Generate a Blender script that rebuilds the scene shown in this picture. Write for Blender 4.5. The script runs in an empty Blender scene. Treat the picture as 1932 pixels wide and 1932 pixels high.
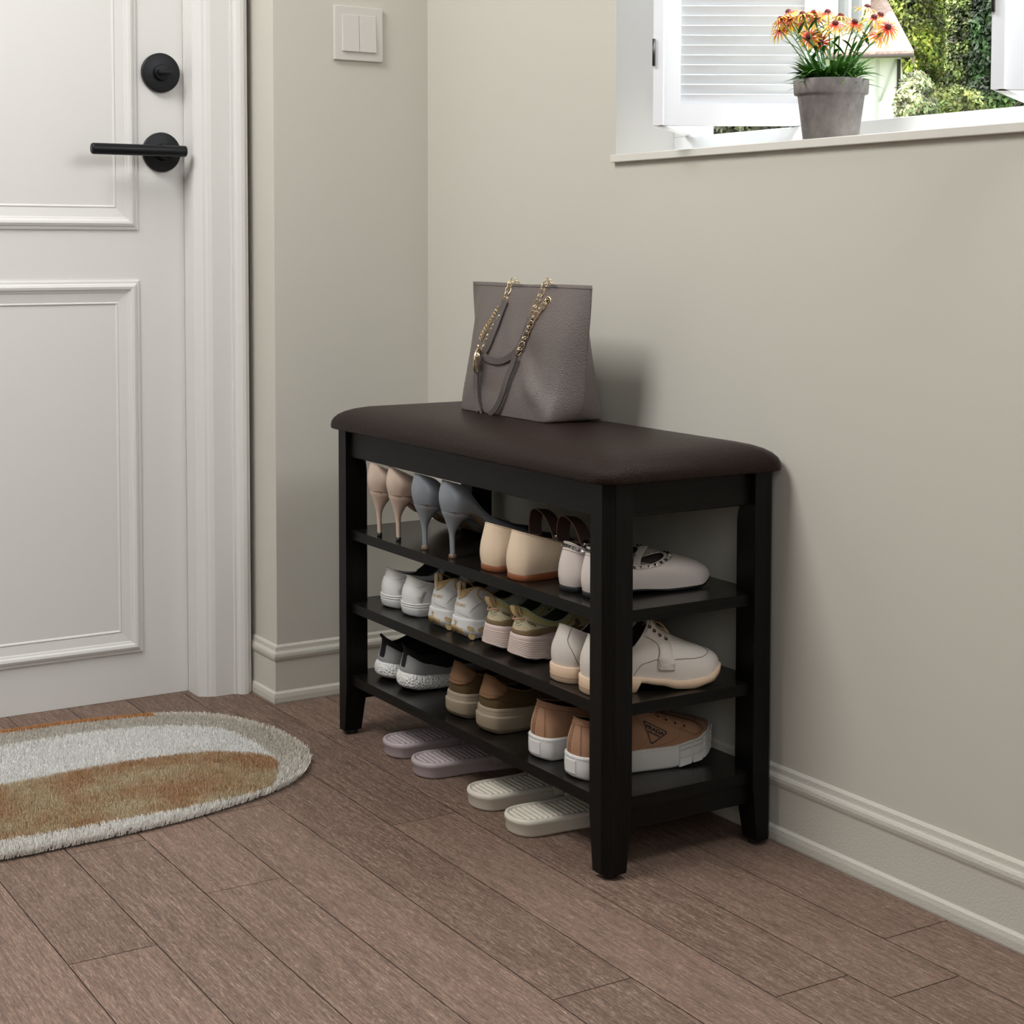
import bpy, bmesh, math, random
from math import pi, sin, cos, sqrt, radians, atan2
from mathutils import Vector, Matrix, noise
from mathutils.bvhtree import BVHTree
from mathutils.geometry import delaunay_2d_cdt
random.seed(7)
SC = bpy.context.scene
COL = SC.collection

# ------------------------------------------------------------------ camera
YAW, PITCH, ROLL = 1.01623, 0.05426, 0.00124
F_PX, CX_PX, CY_PX = 3143.938, 969.998, 638.998
fw = Vector((-sin(YAW)*cos(PITCH), cos(YAW)*cos(PITCH), -sin(PITCH)))
rt = Vector((cos(YAW), sin(YAW), 0))
up = rt.cross(fw)
r2 = rt*cos(ROLL) + up*sin(ROLL)
u2 = -rt*sin(ROLL) + up*cos(ROLL)
cam_d = bpy.data.cameras.new('camera')
cam = bpy.data.objects.new('camera', cam_d); COL.objects.link(cam)
CAM = Vector((2.8468, -1.56574, 0.85))
M = Matrix((r2, u2, -fw)).transposed().to_4x4(); M.translation = CAM
cam.matrix_world = M
cam_d.sensor_width = 36; cam_d.sensor_fit = 'HORIZONTAL'
cam_d.lens = F_PX*36/1932
cam_d.shift_x = (966-CX_PX)/1932
cam_d.shift_y = (CY_PX-966)/1932
cam_d.clip_start = 0.05; cam_d.clip_end = 200
SC.camera = cam

# ------------------------------------------------------------------ world, lights, exposure
w = bpy.data.worlds.new('sky'); SC.world = w; w.use_nodes = True
wn = w.node_tree.nodes; wl = w.node_tree.links
bg = wn['Background']; bg.inputs[1].default_value = 2.6
tc = wn.new('ShaderNodeTexCoord'); sp = wn.new('ShaderNodeSeparateXYZ'); cr = wn.new('ShaderNodeValToRGB')
wl.new(tc.outputs['Generated'], sp.inputs[0]); wl.new(sp.outputs[2], cr.inputs[0]); wl.new(cr.outputs[0], bg.inputs[0])
cr.color_ramp.elements[0].color = (0.80, 0.84, 0.86, 1); cr.color_ramp.elements[1].color = (0.86, 0.93, 1.0, 1)
cr.color_ramp.elements[1].position = 0.6

def area(name, loc, target, sx, sy, power, color=(1, 1, 1)):
    l = bpy.data.lights.new(name, 'AREA'); l.shape = 'RECTANGLE'; l.size = sx; l.size_y = sy; l.energy = power; l.color = color
    o = bpy.data.objects.new(name, l); COL.objects.link(o); o.location = loc
    o.rotation_euler = (Vector(target)-Vector(loc)).to_track_quat('-Z', 'Y').to_euler()
    return o
sun = bpy.data.lights.new('sun', 'SUN'); sun.energy = 7.0; sun.angle = radians(1.0); sun.color = (1, 0.96, 0.88)
so = bpy.data.objects.new('sun', sun); COL.objects.link(so)
so.rotation_euler = Vector((0.35, 0.75, -0.85)).to_track_quat('-Z', 'Y').to_euler()
# light of the window and two added fills that brighten the room
area('window_daylight', (1.5, 0.09, 1.72), (0.75, -1.15, 0.0), 1.6, 0.34, 27, (0.97, 0.985, 1.0))
area('overhead_fill', (0.72, -1.65, 2.45), (0.7, -0.5, 0.4), 0.95, 0.95, 50, (1.0, 0.985, 0.96))  # added soft fill from above, not a known ceiling fixture
area('side_fill', (4.3, -2.6, 1.9), (1.6, 0.0, 1.0), 1.6, 1.6, 25, (1.0, 0.985, 0.95))  # added fill from the right; the room has no window there
SC.view_settings.view_transform = 'Standard'; SC.view_settings.look = 'None'
SC.view_settings.exposure = 0.0; SC.view_settings.gamma = 1.0; SC.view_settings.use_curve_mapping = False

# ------------------------------------------------------------------ helpers
def rgb(r, g, b):
    f = lambda c: ((c/255)/12.92 if c/255 <= 0.04045 else ((c/255+0.055)/1.055)**2.4)
    return (f(r), f(g), f(b), 1)
MATS = {}
def mat(name, col, rough=0.5, metal=0.0, spec=0.5, bump=None, coat=0.0, var=None, sheen=0.0, attr=None, wave=None, subs=0.0):
    """bump=(noise scale, strength, distance[, detail]); var=(scale, amount, stretch) colour mottling; attr = colour attribute"""
    if name in MATS: return MATS[name]
    m = bpy.data.materials.new(name); m.use_nodes = True; MATS[name] = m
    nt = m.node_tree; N = nt.nodes; Lk = nt.links; p = N['Principled BSDF']
    p.inputs['Base Color'].default_value = col; p.inputs['Roughness'].default_value = rough
    p.inputs['Metallic'].default_value = metal; p.inputs['Specular IOR Level'].default_value = spec
    p.inputs['Coat Weight'].default_value = coat; p.inputs['Sheen Weight'].default_value = sheen
    if subs: p.inputs['Subsurface Weight'].default_value = subs
    co = N.new('ShaderNodeTexCoord'); src = None
    if attr:
        a = N.new('ShaderNodeVertexColor'); a.layer_name = attr; src = a.outputs[0]; Lk.new(src, p.inputs['Base Color'])
    if var:
        mp = N.new('ShaderNodeMapping'); Lk.new(co.outputs['Object'], mp.inputs[0])
        if len(var) > 2: mp.inputs['Scale'].default_value = var[2]
        n = N.new('ShaderNodeTexNoise'); n.inputs['Scale'].default_value = var[0]; n.inputs['Detail'].default_value = 6; n.inputs['Roughness'].default_value = 0.62
        Lk.new(mp.outputs[0], n.inputs[0])
        mr = N.new('ShaderNodeMapRange'); mr.inputs[1].default_value = 0.28; mr.inputs[2].default_value = 0.72
        mr.inputs[3].default_value = 1-var[1]; mr.inputs[4].default_value = 1+var[1]
        Lk.new(n.outputs[0], mr.inputs[0])
        mx = N.new('ShaderNodeVectorMath'); mx.operation = 'SCALE'
        if src: Lk.new(src, mx.inputs[0])
        else: mx.inputs[0].default_value = col[:3]
        Lk.new(mr.outputs[0], mx.inputs['Scale']); Lk.new(mx.outputs[0], p.inputs['Base Color'])
    if bump:
        n2 = N.new('ShaderNodeTexNoise'); n2.inputs['Scale'].default_value = bump[0]; n2.inputs['Detail'].default_value = bump[3] if len(bump) > 3 else 3
        mp2 = N.new('ShaderNodeMapping'); Lk.new(co.outputs['Object'], mp2.inputs[0]); Lk.new(mp2.outputs[0], n2.inputs[0])
        if len(bump) > 4: mp2.inputs['Scale'].default_value = bump[4]
        b = N.new('ShaderNodeBump'); b.inputs['Strength'].default_value = bump[1]; b.inputs['Distance'].default_value = bump[2]
        Lk.new(n2.outputs[0], b.inputs['Height']); Lk.new(b.outputs[0], p.inputs['Normal'])
    if wave:   # pebbled leather: voronoi cells
        v = N.new('ShaderNodeTexVoronoi'); v.inputs['Scale'].default_value = wave[0]; v.feature = 'SMOOTH_F1'; v.inputs['Smoothness'].default_value = 0.4
        Lk.new(co.outputs['Object'], v.inputs[0])
        b = N.new('ShaderNodeBump'); b.invert = True; b.inputs['Strength'].default_value = wave[1]; b.inputs['Distance'].default_value = wave[2]
        Lk.new(v.outputs[0], b.inputs['Height']); Lk.new(b.outputs[0], p.inputs['Normal'])
    return m

def mk(name, verts, faces, m=None, parent=None, smooth=True, mats=None, fm=None, cols=None, loc=None):
    me = bpy.data.meshes.new(name); me.from_pydata([tuple(v) for v in verts], [], [tuple(f) for f in faces]); me.update()
    o = bpy.data.objects.new(name, me); COL.objects.link(o)
    for mm in (mats or ([m] if m else [])): me.materials.append(mm)
    if fm: me.polygons.foreach_set('material_index', fm)
    if smooth: me.polygons.foreach_set('use_smooth', [True]*len(me.polygons))
    if cols:
        ca = me.color_attributes.new('Col', 'FLOAT_COLOR', 'POINT')
        ca.data.foreach_set('color', [c for v in cols for c in (v[0], v[1], v[2], 1.0)])
    if parent: o.parent = parent
    if loc: o.location = loc
    return o
def from_bm(name, bm, m=None, parent=None, smooth=False, mats=None, loc=None):
    bmesh.ops.recalc_face_normals(bm, faces=bm.faces)
    me = bpy.data.meshes.new(name); bm.to_mesh(me); bm.free()
    o = bpy.data.objects.new(name, me); COL.objects.link(o)
    for mm in (mats or ([m] if m else [])): me.materials.append(mm)
    if smooth: me.polygons.foreach_set('use_smooth', [True]*len(me.polygons))
    if parent: o.parent = parent
    if loc: o.location = loc
    return o
def box_bm(bm, x0, x1, y0, y1, z0, z1, bev=0.0, seg=2, mi=0):
    vs = [bm.verts.new(p) for p in [(x0,y0,z0),(x1,y0,z0),(x1,y1,z0),(x0,y1,z0),(x0,y0,z1),(x1,y0,z1),(x1,y1,z1),(x0,y1,z1)]]
    fs = [bm.faces.new([vs[i] for i in f]) for f in [(3,2,1,0),(4,5,6,7),(0,1,5,4),(1,2,6,5),(2,3,7,6),(3,0,4,7)]]
    for f in fs: f.material_index = mi
    if bev:
        es = list({e for f in fs for e in f.edges})
        bmesh.ops.bevel(bm, geom=es, offset=bev, segments=seg, affect='EDGES', profile=0.5)
    return fs
def box(name, x0, x1, y0, y1, z0, z1, m, parent=None, bev=0.0, seg=2):
    bm = bmesh.new(); box_bm(bm, x0, x1, y0, y1, z0, z1, bev, seg)
    return from_bm(name, bm, m, parent)
def thing(name, label, cat, loc=(0,0,0), rz=0, group=None):
    o = bpy.data.objects.new(name, None); COL.objects.link(o); o.location = loc; o.rotation_euler = (0,0,rz)
    o.empty_display_size = 0.05
    return tag(o, label, cat, group)
def tag(o, label=None, cat=None, group=None, kind=None):
    if label: o['label'] = label
    if cat: o['category'] = cat
    if group: o['group'] = group
    if kind: o['kind'] = kind
    return o
def struct(o): o['kind'] = 'structure'; return o
def clerp(c, u):
    """Catmull-Rom on an open list c at parameter u in [0,len-1]"""
    n = len(c); i = min(max(int(u), 0), n-2); f = u-i
    g = lambda k: Vector(c[min(max(k, 0), n-1)])
    a, b, d, e = g(i-1), g(i), g(i+1), g(i+2)
    return 0.5*((2*b)+(d-a)*f+(2*a-5*b+4*d-e)*f*f+(3*b-a-3*d+e)*f**3)
def spline(pts, n):
    return [clerp(pts, (len(pts)-1)*i/(n-1)) for i in range(n)]
def frames(path, closed=False):
    n = len(path); T = []
    for i in range(n):
        a = path[(i-1) % n] if (closed or i > 0) else path[0]; b = path[(i+1) % n] if (closed or i < n-1) else path[-1]
        T.append((b-a).normalized())
    ref = Vector((0,0,1)) if abs(T[0].z) < 0.9 else Vector((1,0,0))
    nrm = (ref - T[0]*ref.dot(T[0])).normalized(); out = []
    for i in range(n):
        nrm = (nrm - T[i]*nrm.dot(T[i])).normalized(); out.append((T[i], nrm, T[i].cross(nrm)))
    return out
def tube_geo(path, r, k=8, closed=False, V=None, Fc=None, r2=None, cap=True):
    """sweep a circle (or ellipse r x r2); r may be a list"""
    V = [] if V is None else V; Fc = [] if Fc is None else Fc
    path = [Vector(p) for p in path]; fr = frames(path, closed); b0 = len(V); n = len(path)
    for i, p in enumerate(path):
        ra = r[i] if isinstance(r, (list, tuple)) else r; rb = ra if r2 is None else r2
        for j in range(k):
            a = 2*pi*j/k; V.append(p + fr[i][1]*cos(a)*ra + fr[i][2]*sin(a)*rb)
    for i in range(n if closed else n-1):
        for j in range(k):
            Fc.append((b0+i*k+j, b0+i*k+(j+1) % k, b0+((i+1) % n)*k+(j+1) % k, b0+((i+1) % n)*k+j))
    if cap and not closed:
        Fc.append(tuple(b0+j for j in range(k))[::-1]); Fc.append(tuple(b0+(n-1)*k+j for j in range(k)))
    return V, Fc
def tube(name, path, r, m, parent=None, k=8, closed=False, r2=None):
    V, Fc = tube_geo(path, r, k, closed, r2=r2); return mk(name, V, Fc, m, parent)
def lathe_geo(prof, k=32, c=(0,0,0), V=None, Fc=None, axis='z'):
    V = [] if V is None else V; Fc = [] if Fc is None else Fc; b0 = len(V)
    for r, z in prof:
        for j in range(k):
            a = 2*pi*j/k
            q = (r*cos(a), r*sin(a), z) if axis == 'z' else (z, r*cos(a), r*sin(a))
            V.append(Vector(q)+Vector(c))
    for i in range(len(prof)-1):
        for j in range(k):
            Fc.append((b0+i*k+j, b0+i*k+(j+1) % k, b0+(i+1)*k+(j+1) % k, b0+(i+1)*k+j))
    return V, Fc
def lathe(name, prof, m, parent=None, k=32, c=(0,0,0), axis='z'):
    V, Fc = lathe_geo(prof, k, c, axis=axis); o = mk(name, V, Fc, m, parent)
    return o
def sweep_profile(name, path, prof, m, parent=None, closed=False, smooth=False):
    """mitred sweep in the xy plane: prof = (out, z); out measured to the left of travel"""
    V, Fc = [], []; n = len(path); P = [Vector((p[0], p[1])) for p in path]
    for i in range(n):
        pa = P[(i-1) % n] if closed or i > 0 else None; pb = P[(i+1) % n] if closed or i < n-1 else None
        d1 = (P[i]-pa).normalized() if pa is not None else None; d2 = (pb-P[i]).normalized() if pb is not None else None
        d1 = d1 or d2; d2 = d2 or d1
        n1 = Vector((-d1.y, d1.x)); n2 = Vector((-d2.y, d2.x)); mm = (n1+n2); mm = mm/ (mm.dot(n1))
        for o_, z in prof: V.append((P[i].x+mm.x*o_, P[i].y+mm.y*o_, z))
    k = len(prof)
    for i in range(n if closed else n-1):
        for j in range(k-1):
            a = i*k+j; b = ((i+1) % n)*k+j; Fc.append((a, b, b+1, a+1))
    if not closed: Fc.append(tuple(range(k))); Fc.append(tuple((n-1)*k+j for j in range(k))[::-1])
    o = mk(name, V, Fc, m, parent, smooth=smooth)
    bm = bmesh.new(); bm.from_mesh(o.data); bmesh.ops.recalc_face_normals(bm, faces=bm.faces); bm.to_mesh(o.data); bm.free()
    return o
def on_plane(ax, val, px, py):
    d = fw + r2*((px-CX_PX)/F_PX) - u2*((py-CY_PX)/F_PX); t = (val-CAM[ax])/d[ax]; return CAM+d*t

# ------------------------------------------------------------------ materials of the room
m_wall = mat('wall_paint', rgb(206,203,193), 0.75, bump=(220, 0.10, 0.0006), spec=0.25)
m_white = mat('white_paint', rgb(226,225,222), 0.42, spec=0.4)
m_shut = mat('shutter_paint', rgb(230,231,234), 0.4, spec=0.4)
m_plaster = mat('rough_plaster', rgb(208,205,195), 0.6, bump=(330, 0.55, 0.0012, 4), spec=0.35)
m_black = mat('black_metal', (0.016,0.017,0.019,1), 0.42, 0.6, bump=(60, 0.1, 0.0002, 4, (1,1,30)))
m_ceil = mat('ceiling_paint', rgb(150,147,140), 0.8)  # toned down on the unseen ceiling to hold back bounce light

# ------------------------------------------------------------------ structure
XD = -0.1693
def wall_window():
    bm = bmesh.new()
    X0w, X1w, Z0, Z1 = 0.631, 2.45, 0.99, 1.95
    for b in [(-0.3, X0w, 0, 0.2, 0, 2.6), (X0w, X1w, 0, 0.2, 0, Z0), (X0w, X1w, 0, 0.2, Z1, 2.6), (X1w, 5.2, 0, 0.2, 0, 2.6)]:
        for f in box_bm(bm, *b):
            c = f.calc_center_median()
            if (abs(c.x-X0w) < 1e-4 or abs(c.x-X1w) < 1e-4) : f.material_index = 1
            if abs(c.z-Z1) < 1e-4: f.material_index = 1
    return from_bm('wall_back', bm, mats=[m_wall, mat('reveal_paint_lit', rgb(244,244,242), 0.5)])  # white paint brightened on the reveal to stand for light from outdoors
struct(wall_window())
struct(box('wall_left', -0.3, 0.0, -0.3222, 0, 0, 2.6, m_wall))
bm = bmesh.new(); box_bm(bm, -0.3, XD-0.045, -0.34, -0.3222, 0, 2.6); box_bm(bm, -0.3, -0.12, -5.2, -1.48, 0, 2.6); box_bm(bm, -0.3, -0.12, -1.48, -0.34, 2.2, 2.6)
box_bm(bm, -0.34, -0.3, -5.2, 0.2, 0, 2.6)
struct(from_bm('wall_door_side', bm, m_wall))
m_far = mat('far_wall_paint', rgb(122,118,110), 0.8)  # mid-dark tone picked for the unseen walls to cut bounce light
struct(box('wall_right', 5.2, 5.3, -5.2, 0.2, 0, 2.6, m_far))
struct(box('wall_front', -0.34, 5.3, -5.3, -5.2, 0, 2.6, m_far))
struct(box('ceiling', -0.34, 5.3, -5.3, 0.2, 2.6, 2.68, m_ceil))
# sill
struct(box('trim_1', 0.6285, 2.46, -0.010, 0.1175, 0.9885, 1.0005, mat('sill_paint', rgb(222,220,211), 0.5), bev=0.0012))

# floor : planks along x, seams every 109.8 mm
def floor():
    V, Fc, cols = [], [], []
    joint = {0:1.3775, 1:0.28, 2:1.43, 3:0.70, 4:1.303, 5:0.516, 6:0.803, 7:0.568, 8:0.924}
    rnd = random.Random(3); PL = 1.22
    def quad(x0, x1, y0, y1, z, c):
        b = len(V); V.extend([(x0,y0,z),(x1,y0,z),(x1,y1,z),(x0,y1,z)]); Fc.append((b,b+1,b+2,b+3)); cols.extend([c]*4)
    for k in range(-1, 48):
        ya = -0.0075-0.1099*k; yb = ya-0.1099; g = 0.0006
        j0 = joint.get(k, rnd.uniform(0, PL)); j = j0-PL*math.ceil((j0+0.4)/PL)
        while j < 5.3:
            a = max(j, -0.4); b = min(j+PL, 5.3)
            tone = {(4,0):.0}.get((k, 0), rnd.uniform(0, 1)); 
            if b > a: quad(a+g*1.1, b-g*1.1, yb+g, ya-g, 0.0, (tone, rnd.random(), rnd.random()))
            j += PL
    quad(-0.4, 5.3, -5.4, 0.3, -0.0012, (-1, 0, 0))
    m = bpy.data.materials.new('wood_planks'); m.use_nodes = True; nt = m.node_tree; N = nt.nodes; L = nt.links; p = N['Principled BSDF']
    at = N.new('ShaderNodeVertexColor'); at.layer_name = 'Col'; se = N.new('ShaderNodeSeparateColor'); L.new(at.outputs[0], se.inputs[0])
    co = N.new('ShaderNodeTexCoord')
    # offset texture per plank
    cmb = N.new('ShaderNodeCombineXYZ'); mu = N.new('ShaderNodeMath'); mu.operation = 'MULTIPLY'; mu.inputs[1].default_value = 7.0
    L.new(se.outputs[1], mu.inputs[0]); L.new(mu.outputs[0], cmb.inputs[0]); L.new(se.outputs[2], cmb.inputs[2])
    ad = N.new('ShaderNodeVectorMath'); ad.operation = 'ADD'; L.new(co.outputs['Object'], ad.inputs[0]); L.new(cmb.outputs[0], ad.inputs[1])
    def nz(scale, st, det, rough=0.6):
        mp = N.new('ShaderNodeMapping'); mp.inputs['Scale'].default_value = st; L.new(ad.outputs[0], mp.inputs[0])
        n = N.new('ShaderNodeTexNoise'); n.inputs['Scale'].default_value = scale; n.inputs['Detail'].default_value = det; n.inputs['Roughness'].default_value = rough
        L.new(mp.outputs[0], n.inputs[0]); return n.outputs[0]
    big = nz(3.0, (1, 7, 1), 4); mid = nz(14, (1, 12, 1), 5, 0.7); fine = nz(95, (1, 13, 1), 4, 0.72); speck = nz(60, (1, 17, 1), 4, 0.75)
    # slow tone
    r1 = N.new('ShaderNodeValToRGB'); e = r1.color_ramp.elements
    e[0].position = 0.30; e[0].color = rgb(84,65,56); e[1].position = 0.74; e[1].color = rgb(128,104,91)
    mixv = N.new('ShaderNodeMath'); mixv.operation = 'MULTIPLY_ADD'; mixv.inputs[1].default_value = 0.5
    t0 = N.new('ShaderNodeMath'); t0.operation = 'MULTIPLY_ADD'; t0.inputs[1].default_value = 0.16; t0.inputs[2].default_value = 0.17
    L.new(se.outputs[0], t0.inputs[0]); L.new(mid, mixv.inputs[0]); L.new(t0.outputs[0], mixv.inputs[2])
    ad2 = N.new('ShaderNodeMath'); ad2.operation = 'MULTIPLY_ADD'; ad2.inputs[1].default_value = 0.30; L.new(big, ad2.inputs[0]); L.new(mixv.outputs[0], ad2.inputs[2]); L.new(ad2.outputs[0], r1.inputs[0])
    # light pore streaks
    st = N.new('ShaderNodeMapRange'); st.inputs[1].default_value = 0.52; st.inputs[2].default_value = 0.62; st.inputs[4].default_value = 0.8; L.new(fine, st.inputs[0])
    st2 = N.new('ShaderNodeMapRange'); st2.inputs[1].default_value = 0.25; st2.inputs[2].default_value = 0.60; L.new(mid, st2.inputs[0])
    ms = N.new('ShaderNodeMath'); ms.operation = 'MULTIPLY'; L.new(st.outputs[0], ms.inputs[0]); L.new(st2.outputs[0], ms.inputs[1])
    mx = N.new('ShaderNodeMix'); mx.data_type = 'RGBA'; L.new(ms.outputs[0], mx.inputs[0]); L.new(r1.outputs[0], mx.inputs[6]); mx.inputs[7].default_value = rgb(190,168,152)
    dk = N.new('ShaderNodeMapRange'); dk.inputs[1].default_value = 0.40; dk.inputs[2].default_value = 0.50; dk.inputs[3].default_value = 0.58; L.new(speck, dk.inputs[0])
    sc = N.new('ShaderNodeVectorMath'); sc.operation = 'SCALE'; L.new(mx.outputs[2], sc.inputs[0]); L.new(dk.outputs[0], sc.inputs['Scale'])
    ln = nz(26, (0.6, 15, 1), 5, 0.7); lr_ = N.new('ShaderNodeMapRange'); lr_.inputs[1].default_value = 0.36; lr_.inputs[2].default_value = 0.62; lr_.inputs[3].default_value = 0.66; lr_.inputs[4].default_value = 1.16; L.new(ln, lr_.inputs[0])
    sc0 = N.new('ShaderNodeVectorMath'); sc0.operation = 'SCALE'; L.new(sc.outputs[0], sc0.inputs[0]); L.new(lr_.outputs[0], sc0.inputs['Scale']); sc = sc0
    # dark gap
    gp = N.new('ShaderNodeMath'); gp.operation = 'GREATER_THAN'; gp.inputs[1].default_value = -0.5; L.new(se.outputs[0], gp.inputs[0])
    sc2 = N.new('ShaderNodeMapRange'); sc2.inputs[3].default_value = 0.12; L.new(gp.outputs[0], sc2.inputs[0])
    fin = N.new('ShaderNodeVectorMath'); fin.operation = 'SCALE'; L.new(sc.outputs[0], fin.inputs[0]); L.new(sc2.outputs[0], fin.inputs['Scale'])
    L.new(fin.outputs[0], p.inputs['Base Color']); p.inputs['Roughness'].default_value = 0.62; p.inputs['Specular IOR Level'].default_value = 0.3
    b = N.new('ShaderNodeBump'); b.inputs['Strength'].default_value = 0.35; b.inputs['Distance'].default_value = 0.0008
    L.new(fine, b.inputs['Height']); L.new(b.outputs[0], p.inputs['Normal'])
    return mk('floor', V, Fc, m, smooth=False, cols=cols)
struct(floor())

# baseboards
prof = [(0,0),(0.0125,0),(0.0135,0.003),(0.0135,0.012),(0.0120,0.019),(0.0085,0.0225),(0.0080,0.0235),(0.0080,0.078),(0.0088,0.080),(0.0105,0.083),(0.0118,0.088),(0.0112,0.093),(0.0090,0.0965),(0.0075,0.098),(0.0068,0.100),(0.0060,0.106),(0.0025,0.110),(0,0.110)]
struct(sweep_profile('baseboard_left', [(-0.0015,-0.009),(-0.0015,-0.3212),(-0.11,-0.3212)], [(o*0.8, z) for o, z in prof], m_plaster))
struct(sweep_profile('baseboard_back', [(5.19,0.001),(0.0,0.001)], [(o*0.8, z) for o, z in prof], m_plaster))

# door casing (plan profile) extruded
cas = [(-0.2,-0.4321),(-0.171,-0.4321),(-0.1225,-0.4321),(-0.1185,-0.4305),(-0.1135,-0.4235),(-0.1095,-0.4185),(-0.1085,-0.4145),(-0.1055,-0.4100),(-0.1030,-0.4030),(-0.1030,-0.3660),(-0.0985,-0.3655),(-0.0985,-0.3605),(-0.0950,-0.3600),(-0.0905,-0.3565),(-0.0880,-0.3500),(-0.0885,-0.3430),(-0.0930,-0.3385),(-0.0965,-0.3380),(-0.0965,-0.3335),(-0.1,-0.3325),(-0.2,-0.3325)]
def extrude_plan(name, pts, z0, z1, m, parent=None):
    n = len(pts); V = [(x,y,z0) for x,y in pts]+[(x,y,z1) for x,y in pts]
    Fc = [(i,(i+1)%n,n+(i+1)%n,n+i) for i in range(n)]+[tuple(range(n))[::-1], tuple(range(n,2*n))]
    o = mk(name, V, Fc, m, parent, smooth=False)
    bm = bmesh.new(); bm.from_mesh(o.data); bmesh.ops.recalc_face_normals(bm, faces=bm.faces); bm.to_mesh(o.data); bm.free(); return o
struct(extrude_plan('trim_2', cas, 0, 2.15, m_white))

# door slab with raised mouldings
door = box('door_1', XD-0.045, XD, -1.36, -0.4323, 0.0, 2.1, m_white, bev=0.001); struct(door)
def moulding(y0, y1, z0, z1, name='door_moulding'):
    pr = [(0,0),(0,0.0035),(0.0025,0.0045),(0.006,0.0045),(0.0075,0.0075),(0.012,0.0095),(0.0165,0.0085),(0.0195,0.0055),(0.0215,0.005),(0.024,0.0035),(0.040,0.0015),(0.0425,0.0025),(0.0450,0.0008),(0.046,0)]
    V, Fc = [], []; k = len(pr)
    for cy, cz, sy, sz in [(y0,z0,1,1),(y1,z0,-1,1),(y1,z1,-1,-1),(y0,z1,1,-1)]:
        for w_, h in pr: V.append((XD+h-0.0002, cy+sy*w_, cz+sz*w_))
    for i in range(4):
        for j in range(k-1): a = i*k+j; b = ((i+1) % 4)*k+j; Fc.append((a,b,b+1,a+1))
    return mk(name, V, Fc, m_white, door, smooth=False)
moulding(-1.27, -0.5240, 0.8828, 1.98); moulding(-1.27, -0.5225, 0.0885, 0.7895)
# ------------------------------------------------------------------ door hardware, light switch
def disc_prof(r, h, e=0.0015):
    return [(0,0),(r,0),(r,h-e),(r-e*0.3,h-e*0.3),(r-e,h),(0,h)]
dl = thing('deadbolt_lock', 'round black deadbolt thumb-turn plate on the white door above the lever', 'lock', (XD, -0.4779, 1.1759))
lathe('lock_plate', disc_prof(0.0365, 0.010), m_black, dl, 48, axis='x')
kn = lathe('thumb_turn', disc_prof(0.0152, 0.020), m_black, dl, 32, axis='x')
o = box('turn_grip', 0.019, 0.033, -0.0125, 0.0150, -0.0048, 0.0048, m_black, kn, bev=0.0035, seg=3)
lv = thing('door_lever', 'long black lever handle on a round rose on the white door', 'door handle', (XD, -0.4774, 1.0285))
lathe('rose', disc_prof(0.0367, 0.009), m_black, lv, 48, axis='x')
lathe('neck', [(0,0.008),(0.0165,0.008),(0.015,0.012),(0.0145,0.04),(0.0145,0.046),(0,0.046)], m_black, lv, 32, axis='x')
pb = [(0.0,0.0105),(0.002,0.0125)]
hb = []
def lever_bar():
    prof = [(0.0,0),(0.0085,0),(0.0100,0.0012),(0.0103,0.003),(0.0103,0.175),(0.0098,0.1775),(0.0083,0.179),(0,0.179)]
    V, Fc = lathe_geo(prof, 28); V = [Vector((v.x*0.92+0.054, 0.030-v.z, v.y)) for v in V]
    return mk('lever_bar', V, Fc, m_black, lv)
lever_bar()
sw = thing('light_switch', 'white square double rocker light switch on the left wall', 'light switch', (0, -0.1511, 1.2521))
m_plast = mat('white_plastic', rgb(214,209,204), 0.35, spec=0.4)
box('face_plate', 0.0, 0.0075, -0.0505, 0.0505, -0.0505, 0.0505, m_plast, sw, bev=0.0014)
for s in (-1, 1):
    bm = bmesh.new(); a, b = (-0.0352, -0.0004) if s < 0 else (0.0004, 0.0352)
    box_bm(bm, 0.0055, 0.0105, a, b, -0.0345, 0.0345, 0.0007, 1)
    for v in bm.verts:
        if v.co.x > 0.008: v.co.x += 0.0016*(-v.co.z/0.0345)
    from_bm('rocker', bm, m_plast, sw)

# ------------------------------------------------------------------ shoe bench
BX0, BX1, BYF, BYB, BH = 0.2218, 1.0509, -0.3070, -0.0129, 0.5365
LW, LB, LC, LZ = 0.0416, 0.0333, 0.0131, 0.008
def wood(name, stretch, base=(9,8,7), hi=(21,19,17)):
    m = bpy.data.materials.new(name); m.use_nodes = True; nt = m.node_tree; N = nt.nodes; L = nt.links; p = N['Principled BSDF']
    co = N.new('ShaderNodeTexCoord'); mp = N.new('ShaderNodeMapping'); mp.inputs['Scale'].default_value = stretch; L.new(co.outputs['Object'], mp.inputs[0])
    n = N.new('ShaderNodeTexNoise'); n.inputs['Scale'].default_value = 1; n.inputs['Detail'].default_value = 5; n.inputs['Roughness'].default_value = 0.7; L.new(mp.outputs[0], n.inputs[0])
    r = N.new('ShaderNodeValToRGB'); r.color_ramp.elements[0].position = 0.38; r.color_ramp.elements[0].color = rgb(*base); r.color_ramp.elements[1].position = 0.68; r.color_ramp.elements[1].color = rgb(*hi)
    L.new(n.outputs[0], r.inputs[0]); L.new(r.outputs[0], p.inputs['Base Color']); p.inputs['Roughness'].default_value = 0.42; p.inputs['Specular IOR Level'].default_value = 0.16
    b = N.new('ShaderNodeBump'); b.inputs['Strength'].default_value = 0.25; b.inputs['Distance'].default_value = 0.0005; L.new(n.outputs[0], b.inputs['Height']); L.new(b.outputs[0], p.inputs['Normal'])
    return m
mw_v = wood('espresso_wood_vertical', (420,420,9)); mw_x = wood('espresso_wood_lengthwise', (9,420,420)); mw_y = wood('espresso_wood_crosswise', (420,9,420))
mw_s = wood('espresso_shelf_top', (8,260,300), (19,17,15), (27,24,21)); 
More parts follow.
